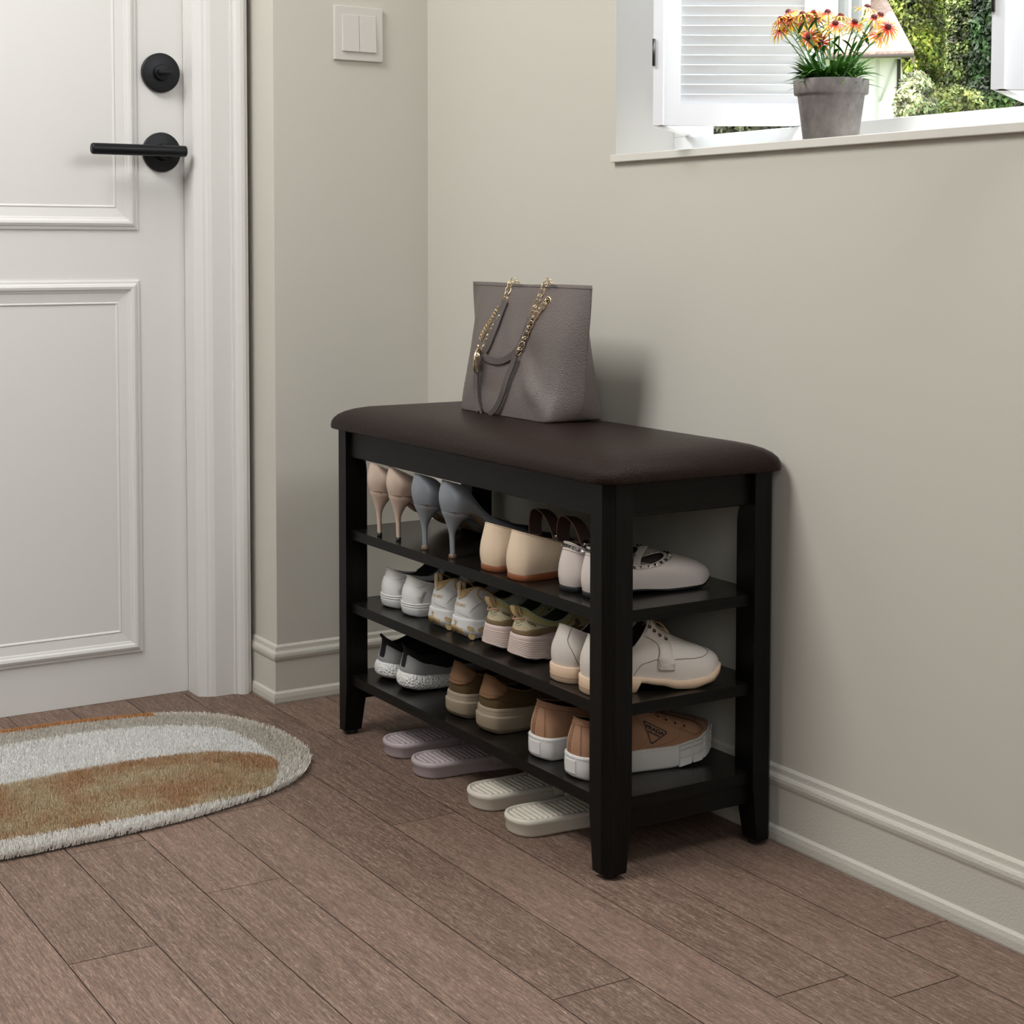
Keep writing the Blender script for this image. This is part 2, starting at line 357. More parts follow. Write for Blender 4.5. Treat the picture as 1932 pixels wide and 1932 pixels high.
for nn in mw_s.node_tree.nodes:
    if nn.type == 'BSDF_PRINCIPLED': nn.inputs['Roughness'].default_value = 0.24; nn.inputs['Specular IOR Level'].default_value = 0.34
bench = thing('shoe_bench', 'espresso-black wooden three-tier shoe bench with a padded dark leather seat', 'bench', ((BX0+BX1)/2, (BYF+BYB)/2, 0))
bl = Vector(bench.location)
def leg(sx, sy):
    """sx,sy: outer corner direction (-1/+1). outer corner chamfered, inner sides taper at the foot and step in under the apron"""
    ox = BX0 if sx < 0 else BX1; oy = BYF if sy < 0 else BYB
    def ring(z, wx, wy, c=0.0012):
        pts = [(LC,0),(wx,0),(wx,wy-c),(wx-c,wy),(0,wy),(0,LC)]
        return [Vector((ox-sx*a-bl.x, oy-sy*b-bl.y, z)) for a, b in pts]
    zz = [(LZ,LB,LB),(0.088,LW,LW),(0.455,LW,LW)]
    for i in range(1, 7):
        a = i/6*pi/2; zz.append((0.455+0.034*sin(a), LW, LW, 0.0012+0.011*(1-cos(a))))
    zz.append((BH, LW, LW, 0.0122))
    V = []; Fc = []
    for q in zz: V += ring(*q)
    for i in range(len(zz)-1):
        for j in range(6): Fc.append((i*6+j, i*6+(j+1)%6, (i+1)*6+(j+1)%6, (i+1)*6+j))
    Fc.append((0,1,2,3,4,5)); n = len(V); Fc.append(tuple(range(n-6, n)))
    o = mk('leg', V, Fc, None, None, smooth=False)
    bm = bmesh.new(); bm.from_mesh(o.data); bmesh.ops.recalc_face_normals(bm, faces=bm.faces)
    es = [e for e in bm.edges if abs((e.verts[0].co-e.verts[1].co).normalized().z) > 0.8]
    bmesh.ops.bevel(bm, geom=es, offset=0.0005, segments=1, affect='EDGES'); bm.to_mesh(o.data); bm.free()
    o.data.materials.append(mw_v); o.parent = bench
    f = lathe('foot_glide', [(0,0.0),(0.0095,0),(0.0105,0.001),(0.0105,0.0082),(0,0.0082)], mat('glide_rubber',(0.012,0.012,0.012,1),0.6), o, 20, (ox-sx*0.020-bl.x, oy-sy*0.020-bl.y, 0))
    return o
for sx in (-1, 1):
    for sy in (-1, 1): leg(sx, sy)
def bpart(name, x0, x1, y0, y1, z0, z1, m, bev=0.001, parent=None):
    return box(name, x0-bl.x, x1-bl.x, y0-bl.y, y1-bl.y, z0, z1, m, parent or bench, bev=bev, seg=1)
AR = 0.0095
bpart('apron', BX0+0.032, BX1-0.030, BYF+0.0085, BYF+0.0225, 0.4895, BH, mw_x)
bpart('apron', BX0+0.032, BX1-0.032, BYB-0.0225, BYB-0.0085, 0.4895, BH, mw_x)
bpart('side_rail', BX1-0.0285, BX1-0.0125, BYF+0.030, BYB-0.030, 0.4890, BH, mw_y)
bpart('side_rail', BX0+0.0125, BX0+0.0285, BYF+0.030, BYB-0.030, 0.4890, BH, mw_y)
for z in (0.3623, 0.2346, 0.1065):
    bm = bmesh.new()
    # shelf board with its four corners cut out round the legs
    x0, x1, y0, y1 = BX0+0.011, BX1-0.011, BYF+0.0105, BYB-0.0105; n = LW-0.0100
    pl = [(x0+n,y0),(x1-n,y0),(x1-n,y0+n),(x1,y0+n),(x1,y1-n),(x1-n,y1-n),(x1-n,y1),(x0+n,y1),(x0+n,y1-n),(x0,y1-n),(x0,y0+n),(x0+n,y0+n)]
    b = [bm.verts.new((x-bl.x, y-bl.y, z-0.0165)) for x, y in pl]; t = [bm.verts.new((x-bl.x, y-bl.y, z)) for x, y in pl]
    bm.faces.new(b[::-1]); f = bm.faces.new(t); f.material_index = 1
    for i in range(12): g = bm.faces.new((b[i], b[(i+1)%12], t[(i+1)%12], t[i])); g.material_index = 2 if abs(pl[i][0]-pl[(i+1)%12][0]) < 1e-5 else 0
    sh = from_bm('shelf', bm, mats=[mw_x, mw_s, mw_y], parent=bench)
for sx, xx in ((-1, BX0+0.0145), (1, BX1-0.0285)):
    bpart('lower_stretcher', xx, xx+0.014, BYF+LW-0.004, BYB-LW+0.004, 0.060, 0.0895, mw_y)
# screw heads inside the left legs
for y, z in ((BYF+0.036, 0.088), ):
    lathe('screw_head', [(0,0.0018),(0.002,0.0020),(0.0045,0.0012),(0.0055,0),(0.0055,-0.001)], mat('screw_metal',(0.04,0.04,0.04,1),0.35,0.8), bench, 16, (BX0+LW-bl.x, y-bl.y, z), axis='x')
def cushion():
    """padded top: rounded-rectangle rings with a crowned, rolled edge"""
    x0, x1, y0, y1 = BX0-0.0135, BX1+0.0125, BYF-0.0130, BYB+0.0105
    cx, cy = (x0+x1)/2, (y0+y1)/2; hx, hy = (x1-x0)/2, (y1-y0)/2; n = 120
    prof = [(0.016,-0.0002),(0.003,0.0),(0.0006,0.0012),(0,0.0035),(0,0.0075),(0.0008,0.0125),(0.0035,0.0185),(0.009,0.0245),(0.018,0.0300),(0.030,0.0345),(0.046,0.0380),(0.068,0.0402),(0.095,0.0415),(0.125,0.0422),(0.148,0.0424)]
    V, Fc = [], []
    for d, h in prof:
        rc = max(0.030-d*0.15, 0.0045); Lx, Ly = hx-d-rc, hy-d-rc
        for (sx, sy, a0) in ((1,1,0),(-1,1,pi/2),(-1,-1,pi),(1,-1,1.5*pi)):
            nx = {(1,1):(-1,1),(-1,1):(-1,-1),(-1,-1):(1,-1),(1,-1):(1,1)}[(sx,sy)]
            for k in range(8):
                a = a0+pi/2*k/7; V.append((cx+sx*Lx+rc*cos(a)-bl.x, cy+sy*Ly+rc*sin(a)-bl.y, BH+h+0.0003))
            for k in range(1, 23):
                f = k/23; a = a0+pi/2
                V.append((cx+sx*Lx*(1-f)+nx[0]*Lx*f+rc*cos(a)-bl.x, cy+sy*Ly*(1-f)+nx[1]*Ly*f+rc*sin(a)-bl.y, BH+h+0.0003))
    for r in range(len(prof)-1):
        for i in range(n): Fc.append((r*n+i, r*n+(i+1)%n, (r+1)*n+(i+1)%n, (r+1)*n+i))
    Fc.append(tuple(range(n))[::-1]); Fc.append(tuple((len(prof)-1)*n+i for i in range(n)))
    m = mat('dark_brown_leather', rgb(33,21,17), 0.33, spec=0.5, bump=(400, 0.85, 0.0018, 4))
    m.node_tree.nodes['Principled BSDF'].inputs['IOR'].default_value = 1.22
    return mk('seat_cushion', V, Fc, m, bench)
cushion()

# ------------------------------------------------------------------ tote bag
def bag():
    bx, by, bz = 0.5555, -0.1175, BH+0.0003+0.0426
    t = thing('tote_bag', 'taupe pebbled leather tote bag with gold chain straps standing on the bench seat', 'bag', (bx, by, bz))
    W, D, H, TW = 0.132, 0.0495, 0.2135, 0.181
    m = mat('taupe_pebbled_leather', rgb(108,99,96), 0.44, spec=0.45, wave=(560, 0.6, 0.0012))
    n = 96; rows = 40
    def ring(h):
        """hexagonal plan: flat front and back panels, side seams pulled out towards the top"""
        a = W; b = D*(1-h**1.7)+0.0032; e = W+(TW-W)*h**0.42+0.002*(1-h)
        if h < 0.001: e = W
        P_ = [(-e,0),(-a,-b),(a,-b),(e,0),(a,b),(-a,b)]; out = []
        per = [(Vector(P_[i]), Vector(P_[(i+1)%6])) for i in range(6)]; cnt = [14,20,14,14,20,14]
        for (p, q), c_ in zip(per, cnt):
            for i in range(c_): out.append(p.lerp(q, i/c_))
        k = len(out); w_ = 1+int(8*min(1, h*2.2))
        for _ in range(w_): out = [(out[i-1]+out[i]*2+out[(i+1)%k])/4 if (i % k) not in (0, 48) else out[i] for i in range(k)]
        return [(p.x, p.y) for p in out]
    def disp(x, y, h):
        d = 0.0
        if y < 0:  # front face folds
            g = lambda x0, h0, sx, sh, am, rot=0: am*math.exp(-(((x-x0)*cos(rot)+(h-h0)*0.2*sin(rot))/sx)**2-((-(x-x0)*sin(rot)+(h-h0)*0.2*cos(rot))/sh)**2)
            d += g(0.085, 0.20, 0.075, 0.012, -0.009, -0.75)
            d += g(0.060, 0.42, 0.030, 0.030, 0.012)
            d += g(0.125, 0.30, 0.03, 0.06, 0.008)
            d += g(-0.02, 0.35, 0.012, 0.10, 0.004, 0.25) + g(-0.09, 0.5, 0.02, 0.09, -0.004)
            d += g(0.03, 0.7, 0.03, 0.08, 0.004)+g(-0.05, 0.15, 0.03, 0.02, 0.004)
        return d
    V, Fc = [], []
    hs = [0, 0.006]+[0.02+0.98*i/(rows-3) for i in range(rows-2)]
    for r, h in enumerate(hs):
        for (x, y) in ring(h):
            sx = -1 if x < 0 else 1
            wob = 0.004*sin(h*7+1.3)*(1-h)*(abs(x)/TW)
            ins = -0.003 if r == 0 else 0
            if y < 0: y += disp(x, y, h)*min(1, h*5)*min(1, (1-h)*4)
            droop = -0.004*math.exp(-((x+0.01)/0.05)**2)*max(0, h-0.9)*10*0.5
            V.append((x+sx*(wob+ins), y, h*H+droop))
    R_ = len(hs)
    for r in range(R_-1):
        for i in range(n): Fc.append((r*n+i, r*n+(i+1)%n, (r+1)*n+(i+1)%n, (r+1)*n+i))
    Fc.append(tuple(range(n))[::-1])
    body = mk('bag_body', V, Fc, m, t)
    sol = body.modifiers.new('thickness', 'SOLIDIFY'); sol.thickness = 0.0016; sol.offset = -1
    bv = BVHTree.FromPolygons([Vector(v) for v in V], [tuple(f) for f in Fc])
    def surf(px, py, off):
        """point on the front of the bag that the photo shows at px,py"""
        d = (fw + r2*((px-CX_PX)/F_PX) - u2*((py-CY_PX)/F_PX)).normalized()
        hit = bv.ray_cast(CAM-Vector((bx,by,bz)), d)
        if hit[0] is None:
            p = on_plane(1, by-0.012, px, py)-Vector((bx,by,bz)); return p
        return hit[0]+Vector((0.35,-0.93,0))*off
    m_gold = mat('gold_metal', (0.93, 0.76, 0.50, 1), 0.2, 1.0)
    # top hem seam, front panel seam
    def stitch(pts, r=0.0005):
        return tube('seam', [surf(a, b, 0.0003) for a, b in spline2(pts, 30)], r, mat('seam_thread', rgb(82,75,73), 0.7), t, 5)
    def spline2(pts, k): return [(v.x, v.y) for v in spline([Vector((a, b, 0)) for a, b in pts], k)]
    stitch([(896,537),(960,540),(1000,541),(1060,543),(1118,546)])
    m_strap = mat('strap_leather', rgb(92,85,83), 0.42, spec=0.45, wave=(700, 0.3, 0.0008))
    def ribbon(pts, w=0.0055, off=0.004, name='strap', th=0.0018):
        path = [surf(a, b, off) for a, b in spline2(pts, 44)]
        V2, F2 = [], []; n2 = len(path)
        for i, p in enumerate(path):
            T = (path[min(i+1, n2-1)]-path[max(i-1, 0)]).normalized(); nn = Vector((0.35,-0.93,0)); s = T.cross(nn).normalized(); nn = s.cross(T).normalized()
            for a, b in ((-1,-1),(1,-1),(1,1),(-1,1)): V2.append(p+s*w*a+nn*th*b)
        for i in range(n2-1):
            for j in range(4): F2.append((i*4+j, i*4+(j+1)%4, (i+1)*4+(j+1)%4, (i+1)*4+j))
        F2 += [(0,1,2,3), tuple(range(4*n2-4, 4*n2))]
        o = mk(name, V2, F2, m_strap, t, smooth=False); return o
    ribbon([(957,568),(948,590),(936,622),(924,652),(916,668),(926,678),(945,681),(960,676),(976,664),(990,640),(1000,610),(1003,598)], 0.0052, 0.0045)
    ribbon([(978,672),(972,690),(963,712),(953,745),(940,772),(924,783),(911,775),(905,750),(904,715),(908,688),(913,672)], 0.0045, 0.0085)
    def chain(pts, pitch=0.0124, lr=0.0056, wr=0.0043, th=0.00085, off=0.004, name='chain'):
        path = [surf(a, b, off) for a, b in spline2(pts, 120)]; V3, F3 = [], []
        acc = 0; nxt = 0; k = 0
        for i in range(1, len(path)):
            acc += (path[i]-path[i-1]).length
            while acc >= nxt:
                T = (path[i]-path[i-1]).normalized(); nn = Vector((0.35,-0.93,0)); s = T.cross(nn).normalized(); nn = s.cross(T)
                q = radians(20 if k % 2 else 68); s2 = s*cos(q)+nn*sin(q); c0 = path[i]
                loop = [c0+T*(lr+0.0016)*cos(2*pi*j/14)+s2*wr*sin(2*pi*j/14) for j in range(14)]
                tube_geo(loop, th, 6, True, V3, F3); nxt += pitch*0.78; k += 1
        return mk(name, V3, F3, m_gold, t)
    chain([(975,531),(968,529),(963,543),(959,556),(954,568)])
    chain([(1042,534),(1034,529),(1027,545),(1020,562),(1013,578),(1005,598)])
    chain([(1034,570),(1027,579),(1017,592),(1009,605),(1001,622),(993,640),(984,662),(980,670)], off=0.0062)
    chain([(944,600),(932,618),(922,638),(914,660)], off=0.0025)
    chain([(944,580),(937,592),(927,608),(917,624),(910,640)], pitch=0.0040, lr=0.0012, wr=0.0022, th=0.0007, off=0.006, name='charm_chain')
    # grommet
    c = surf(1035,568,0.001); nn = Vector((0.25,-0.96,0.1)).normalized(); a1 = nn.cross(Vector((0,0,1))).normalized(); a2 = nn.cross(a1)
    g = tube('grommet', [c+a1*0.0052*cos(2*pi*j/20)+a2*0.0068*sin(2*pi*j/20) for j in range(20)], 0.0013, m_gold, t, 6, True)
    V4 = [c+a1*0.005*cos(2*pi*j/20)+a2*0.0066*sin(2*pi*j/20) for j in range(20)]
    mk('hole', V4, [tuple(range(20))], mat('hole_black',(0.004,0.004,0.004,1),0.9), g, smooth=False)
    # oval medallion seen nearly edge-on, with three bars
    c = surf(911,680,0.014); ax = Vector((-0.10,0,-1)).normalized(); 
    vd = (c+Vector((bx,by,bz))-CAM).normalized(); side = ax.cross(vd).normalized(); dep = side*0.33+vd*0.94; dep = (dep-ax*dep.dot(ax)).normalized()
    md = tube('charm_medallion', [c+ax*0.0195*cos(2*pi*j/40)*-1+dep*0.0155*sin(2*pi*j/40) for j in range(40)], 0.0021, m_gold, t, 8, True, r2=0.0021)
    for k in (-1, 0, 1):
        x = k*0.006; tube('charm_bar', [c+dep*x+ax*0.0125*s*(0.9 if k else 1.1) for s in (-1,-.5,0,.5,1)], 0.0013, m_gold, md, 6)
    tube('charm_pin', [c-ax*0.019, c-ax*0.027], 0.0014, m_gold, md, 6)
    return t
bag()
# ------------------------------------------------------------------ window frame, folding shutters
win = box('window_1', 0.631, 2.45, 0.1168, 0.158, 1.0003, 1.0325, m_shut, bev=0.0015); struct(win)
def wpart(*a, **k): return box(*a, m_shut, win, **k)
wpart('window_stile', 0.631, 0.668, 0.1168, 0.158, 1.0325, 1.95, bev=0.0015)
wpart('window_stile', 2.413, 2.45, 0.1168, 0.158, 1.0325, 1.95, bev=0.0015)
wpart('window_mullion', 1.388, 1.432, 0.1168, 0.158, 1.0325, 1.95, bev=0.0015)
wpart('window_head', 0.668, 2.413, 0.1168, 0.158, 1.915, 1.95, bev=0.0015)
ZS, ZT = 1.0338, 1.90
ZOFF = 0.0
def shutter(label, near, far, dB, LB_):
    """two-fold shutter: the inner leaf swings from the frame (far) to the knuckle (near); the outer leaf folds back from there"""
    t = thing('folding_shutter', label, 'shutter', (near.x, near.y, ZS))
    dA = (far-near).normalized(); LA = (far-near).length
    def leaf(name, p0, d, L, th, sl, side):
        nx = Vector((-d.y, d.x, 0))*side
        def bx(bm, u0, u1, n0, n1, z0, z1, bev=0.001, mi=0):
            n_before = len(bm.verts); fs = box_bm(bm, u0, u1, n0, n1, z0, z1, 0)
            return fs
        bm = bmesh.new(); Hh = ZT-ZS
        st = 0.031; rb = 0.0325
        for q in [(0, st, 0, th, 0, Hh), (L-st, L, 0, th, 0, Hh), (st, L-st, 0, th, 0, rb), (st, L-st, 0, th, Hh-rb, Hh)]: box_bm(bm, *q)
        f = bmesh.new()
        pitch = 0.01460; k = int((Hh-2*rb)/pitch)
        for i in range(k):
            zc = rb+pitch*(i+0.5)
            a = radians(62); w_ = 0.0079; hh = 0.0014
            vs = []
            for e in (st-0.001, L-st+0.001):
                for (p_, q_) in ((-w_,-hh),(w_,-hh),(w_,hh),(-w_,hh)):
                    vs.append(f.verts.new((e, th/2+p_*cos(a)*-1-q_*sin(a)*-1*0, zc+p_*sin(a)+0)) if False else f.verts.new((e, th/2-p_*cos(a)+q_*sin(a), zc+p_*sin(a)+q_*cos(a))))
            for g in [(0,1,2,3),(7,6,5,4),(0,4,5,1),(1,5,6,2),(2,6,7,3),(3,7,4,0)]: f.faces.new([vs[j] for j in g])
        fl = []
        for b_ in (bm, f):
            for v in b_.verts: u_, n_, z_ = v.co; v.co = Vector((p0.x-near.x, p0.y-near.y, 0))+d*u_+nx*n_+Vector((0,0,z_))
        fr = from_bm(name, bm, m_shut, t); from_bm('louvers', f, m_shut, fr)
        return fr
    leaf('inner_leaf', near, dA, LA, 0.0150, 1, -1)
    leaf('outer_leaf', near+dB*0.002+Vector((0.0042,0.0068,0))*1.0, dB, LB_, 0.016, 1, 1)
    for z in (0.088, 0.62):
        lathe('hinge', [(0,0),(0.0024,0),(0.0024,0.040),(0,0.040)], mat('hinge_metal', (0.10,0.10,0.10,1), 0.4, 0.9), t, 12, (0.0028, -0.0012, z))
    return t
dB = Vector((rt.x, rt.y, 0)).normalized()
nearA = on_plane(2, ZS, 1232, 236.5); farA = on_plane(2, ZS, 1291, 256.5)
nearA.z = farA.z = 0
Bs = on_plane(2, ZS, 1253, 236.5); Be = on_plane(2, ZS, 1565, 236.5)
shutter('white louvred folding shutter at the left end of the window, beside the flower pot', nearA, farA, dB, (Be-Bs).length)
nearC = on_plane(2, ZS, 1869, 168.3); nearC.z = 0; farC = nearC+(farA-nearA)*1.0
farC = nearC+Vector((-0.514, 0.858, 0))*((0.1140-nearC.y)/0.858)
shutter('white folding shutter at the right edge of the picture, in front of the dark trees', nearC, farC, dB, 0.19)

# ------------------------------------------------------------------ flower pot
def plant():
    c = on_plane(1, 0.040, 1567, 262); cx, cy = c.x, 0.040
    t = thing('potted_flowers', 'orange and yellow coneflowers in a grey concrete pot on the window sill', 'potted plant', (cx, cy, 1.0007))
    m_pot = mat('grey_concrete', rgb(124,118,116), 0.85, bump=(90, 0.4, 0.002, 5), var=(34, 0.5, (1,1,0.6)))
    zt_ = on_plane(1, cy, 1567, 152).z-1.0007; 
    rb_, rr = 0.0385, 0.0513
    lathe('pot', [(0,0),(rb_-0.002,0),(rb_,0.002),(0.0462,zt_-0.0215),(0.0470,zt_-0.0205),(rr-0.001,zt_-0.0200),(rr,zt_-0.0190),(rr+0.0008,zt_-0.001),(rr,zt_),(rr-0.0055,zt_),(rr-0.006,zt_-0.002),(0.042,zt_-0.012),(0.0,zt_-0.012)], m_pot, t, 56)
    lathe('soil', [(0.0,zt_-0.009),(0.0445,zt_-0.0105)], mat('soil', rgb(46,36,28), 0.95), t, 24)
    rnd = random.Random(11)
    m_leaf = mat('flower_leaf', (0.03,0.12,0.01,1), 0.5, attr='Col'); m_stem = mat('flower_stem', rgb(70,120,45), 0.5)
    V, Fc, C_ = [], [], []
    def leaf(base, dirv, L, wd, droop, col):
        n = 7; side = dirv.cross(Vector((0,0,1))); side = (side if side.length > 1e-3 else Vector((1,0,0))).normalized(); b0 = len(V)
        for i in range(n):
            s = i/(n-1); p = base+dirv*L*s+Vector((0,0,-droop*s*s)); wv = wd*sin(pi*min(1, s*0.93+0.07))**0.8*(1-s*0.15)
            upn = Vector((0,0,1))*wv*0.35
            V.extend([p-side*wv+upn, p, p+side*wv+upn]); k = 0.75+0.4*s
            for q in range(3): C_.append((col[0]*k*(0.75 if q == 1 else 1), col[1]*k*(0.75 if q == 1 else 1), col[2]*k))
        for i in range(n-1):
            for q in (0, 1): a = b0+i*3+q; Fc.append((a, a+1, a+4, a+3))
    for i in range(230):
        a = rnd.uniform(0, 2*pi); rr_ = 0.032*sqrt(rnd.random()); base = Vector((rr_*cos(a), rr_*sin(a), zt_-0.010+rnd.uniform(0, 0.022)))
        el = rnd.uniform(0.12, 1.05); a2 = a+rnd.uniform(-0.5, 0.5)
        d = Vector((cos(a2)*cos(el), sin(a2)*cos(el), sin(el))); g = rnd.uniform(0, 1)
        leaf(base, d, rnd.uniform(0.028, 0.052), rnd.uniform(0.0024, 0.0048), rnd.uniform(0.004, 0.018), (0.025+0.09*g, 0.11+0.20*g, 0.010+0.018*g))
    FL = [(255,85),(200,135),(262,140),(355,100),(270,185),(195,215),(365,155),(435,90),(448,128),(400,262),(535,85),(485,303),(590,165),(628,112),(728,155),(817,50),(865,122),(910,105),(965,190),(905,248)]
    SV, SF = [], []
    flowers = []
    for i, (a, b) in enumerate(FL):
        px, py = 1420+a/3.773, b/3.773
        dy = 0.040+rnd.uniform(-0.026, 0.026)
        p = on_plane(1, dy, px, py)-Vector((cx, cy, 1.0007)); 
        base = Vector((p.x*0.22+rnd.uniform(-.006,.006), p.y*0.3, zt_-0.010))
        mid = base.lerp(p, 0.5)+Vector((p.x*-0.03, 0, 0.004)); path = spline([base, mid, p], 12)
        tube('flower_stem', path, [0.0013-0.0005*k/11 for k in range(12)], m_stem, t, 6)
        flowers.append((p, (p-mid).normalized()))
        for k in (2, 4, 5, 7, 8):
            if rnd.random() < 0.8:
                q = path[k]; az = rnd.uniform(0, 2*pi); leaf(q, Vector((cos(az)*0.75, sin(az)*0.75, 0.65)).normalized(), rnd.uniform(0.020,0.042), 0.0029, 0.008, (0.03, 0.15, 0.015))
    mk('foliage', V, Fc, m_leaf, t, cols=C_)
    m_pet = mat('petal', (0.8,0.3,0.02,1), 0.5, attr='Col'); m_cone = mat('flower_cone', rgb(96,12,8), 0.6, bump=(900, 0.8, 0.001))
    for i, (p, d) in enumerate(flowers):
        ax = (d*0.7+Vector((0.35,-0.35,0.1)) if i in (0, 4, 10, 12, 14, 18) else (Vector((0.5,-0.85,0.15)) if i in (9, 11) else d+Vector((0,0,0.4)))).normalized()
        s = ax.cross(Vector((0.3,1,0.1))).normalized(); u = ax.cross(s); PV, PF, PC = [], [], []
        npet = rnd.randint(17, 21); facing = i in (9, 11)
        for k in range(npet):
            a = 2*pi*k/npet+rnd.uniform(-.12,.12); rd = s*cos(a)+u*sin(a); tg = ax.cross(rd); L = rnd.uniform(0.0170, 0.0225)*(0.85 if i == 9 else 1); b0 = len(PV)
            dr = rnd.uniform(0.35, 1.0)*(0.4 if facing else 1)
            for q in range(6):
                f = q/5; c_ = p+rd*(0.003+L*f*(1-0.22*dr*f))-ax*(L*0.62*dr*f*f+0.001); wd = 0.0014*sin(pi*(0.16+0.78*f))
                PV += [c_-tg*wd, c_+tg*wd]; 
                m_ = max(0, min(1, (f-0.15)/0.6)); col = (0.86, 0.035+0.58*m_**1.4, 0.008+0.025*m_)
                PC += [col, col]
            for q in range(5): PF.append((b0+q*2, b0+q*2+1, b0+q*2+3, b0+q*2+2))
        fl = mk('flower', PV, PF, m_pet, t, cols=PC)
        cv, cf = [], []
        for q in range(7):
            f = q/6*pi/2; 
            for j in range(12): a = 2*pi*j/12; cv.append(p+(s*cos(a)+u*sin(a))*0.0047*cos(f)+ax*(0.0044*sin(f)))
        for q in range(6):
            for j in range(12): cf.append((q*12+j, q*12+(j+1)%12, (q+1)*12+(j+1)%12, (q+1)*12+j))
        mk('flower_center', cv, cf, m_cone, fl)
    return t
plant()

# ------------------------------------------------------------------ oval rug
def rug():
    cx, cy, ax, ay = 0.2505, -1.02, 0.3035, 0.614
    t = thing('oval_rug', 'fluffy oval rug with brown, white and grey-beige shapes on the floor before the door', 'rug', (cx, cy, 0))
    P_ = 2.6
    outer = [(0.541,-1.06),(0.5490,-0.975),(0.5475,-0.905),(0.5365,-0.746),(0.506,-0.612),(0.461,-0.507),(0.384,-0.436),(0.282,-0.406),(0.155,-0.417),(0.045,-0.468),(-0.009,-0.547),(-0.0405,-0.683),(-0.047,-0.82),(-0.047,-1.0),(-0.02,-1.3),(0.09,-1.51),(0.28,-1.575),(0.45,-1.47),(0.525,-1.26)]
    white = [(0.044,-0.846),(0.040,-0.700),(0.070,-0.577),(0.121,-0.503),(0.178,-0.480),(0.235,-0.472),(0.333,-0.474),(0.3955,-0.490),(0.4725,-0.546),(0.5010,-0.7324),(0.4975,-0.9644),(0.47,-1.35),(0.30,-1.55),(0.06,-1.40)]
    brown = [(0.2493,-0.8996),(0.2361,-0.7263),(0.2445,-0.600),(0.262,-0.548),(0.290,-0.512),(0.3204,-0.4850),(0.360,-0.480),(0.3955,-0.4932),(0.435,-0.512),(0.4725,-0.5459),(0.492,-0.62),(0.5017,-0.7324),(0.4973,-0.9644),(0.47,-1.35),(0.34,-1.50),(0.27,-1.3)]
    def inpoly(x, y, P):
        c = False; n = len(P)
        for i in range(n):
            x1, y1 = P[i]; x2, y2 = P[(i+1) % n]
            if (y1 > y) != (y2 > y) and x < (x2-x1)*(y-y1)/(y2-y1)+x1: c = not c
        return c
    def smooth(P):
        out = []; n = len(P)
        for i in range(n):
            a, b, c_, d = (Vector(P[(i+k) % n]) for k in (-1, 0, 1, 2))
            for q in range(4):
                f = q/4; v = 0.5*((2*b)+(c_-a)*f+(2*a-5*b+4*c_-d)*f*f+(3*b-a-3*c_+d)*f**3); out.append((v.x, v.y))
        return out
    white, brown, outer = smooth(white), smooth(brown), smooth(outer)
    def inside(x, y, g=0.0):
        f = 1-g/0.3; return inpoly(cx+(x-cx)/f, cy+(y-cy)/(1-g/0.6), outer)
    rnd = random.Random(5)
    nz = lambda x, y, s, o: noise.noise(Vector((x*s, y*s, o)))
    def colour(x, y):
        if inpoly(x, y, brown):
            f = 0.45+0.9*nz(x, y, 11, 0)+0.45*nz(x, y, 30, 3)+0.25*(x-0.42)/0.1*0.5; f = min(1, max(0, f))
            a, b = rgb(192,156,120), rgb(208,194,164); 
        elif inpoly(x, y, white): a = b = rgb(244,243,240); f = 0
        else:
            f = min(1, max(0, (x-0.30)/0.22)); a, b = rgb(214,207,196), rgb(240,237,232)
            if y < -0.52 and not inside(x+0.0, y, 0.0) or (y < -0.56 and inpoly(x, y, outer) and not inpoly(x-0.020, y, outer) and x < 0.1): a = b = rgb(188,132,82)
            k = 0.5+0.5*nz(x, y, 12, 5); a = tuple(c*(0.93+0.12*k) for c in a)
        return [a[i]*(1-f)+b[i]*f for i in range(3)]
    # woven backing
    n = len(outer); V = [((x-cx)*0.985, (y-cy)*0.99, z) for z in (0.0005, 0.006) for x, y in outer]
    Fc = [(i, (i+1)%n, n+(i+1)%n, n+i) for i in range(n)]+[tuple(range(n))[::-1], tuple(range(n, 2*n))]
    mk('backing', V, Fc, mat('rug_backing', rgb(70,64,56), 0.95), t, smooth=False)
    V, Fc, C_ = [], [], []
    N_ = 0
    while N_ < 120000:
        x = rnd.uniform(cx-ax, cx+ax); y = rnd.uniform(-1.14, cy+ay)
        if not inside(x, y): continue
        edge = 0 if inside(x, y, 0.012) else 1
        if y < -1.06 and rnd.random() < 0.6: continue
        N_ += 1; c = colour(x, y); k = rnd.uniform(0.88, 1.10); L = rnd.uniform(0.0085, 0.0115)*(0.9 if edge else 1)
        a = rnd.uniform(0, 2*pi); w_ = 0.00085; lx, ly = rnd.gauss(0, 0.0022), rnd.gauss(0, 0.0022)
        if edge:
            q = Vector((x-cx, (y-cy)*0.35)).normalized(); lx += q.x*0.004; ly += q.y*0.004; 
        b0 = len(V); X, Y = x-cx, y-cy
        V.extend([(X-w_*cos(a), Y-w_*sin(a), 0.003), (X+w_*cos(a), Y+w_*sin(a), 0.003), (X+lx+w_*0.55*cos(a), Y+ly+w_*0.55*sin(a), 0.004+L), (X+lx-w_*0.55*cos(a), Y+ly-w_*0.55*sin(a), 0.004+L)])
        Fc.append((b0, b0+1, b0+2, b0+3)); C_ += [[v*k*0.92 for v in c]]*2+[[v*k for v in c]]*2
    pile = mk('pile', V, Fc, mat('rug_pile', (0.5,0.5,0.5,1), 0.95, attr='Col', spec=0.1), t, cols=C_)
    pile['kind'] = 'stuff'
rug()
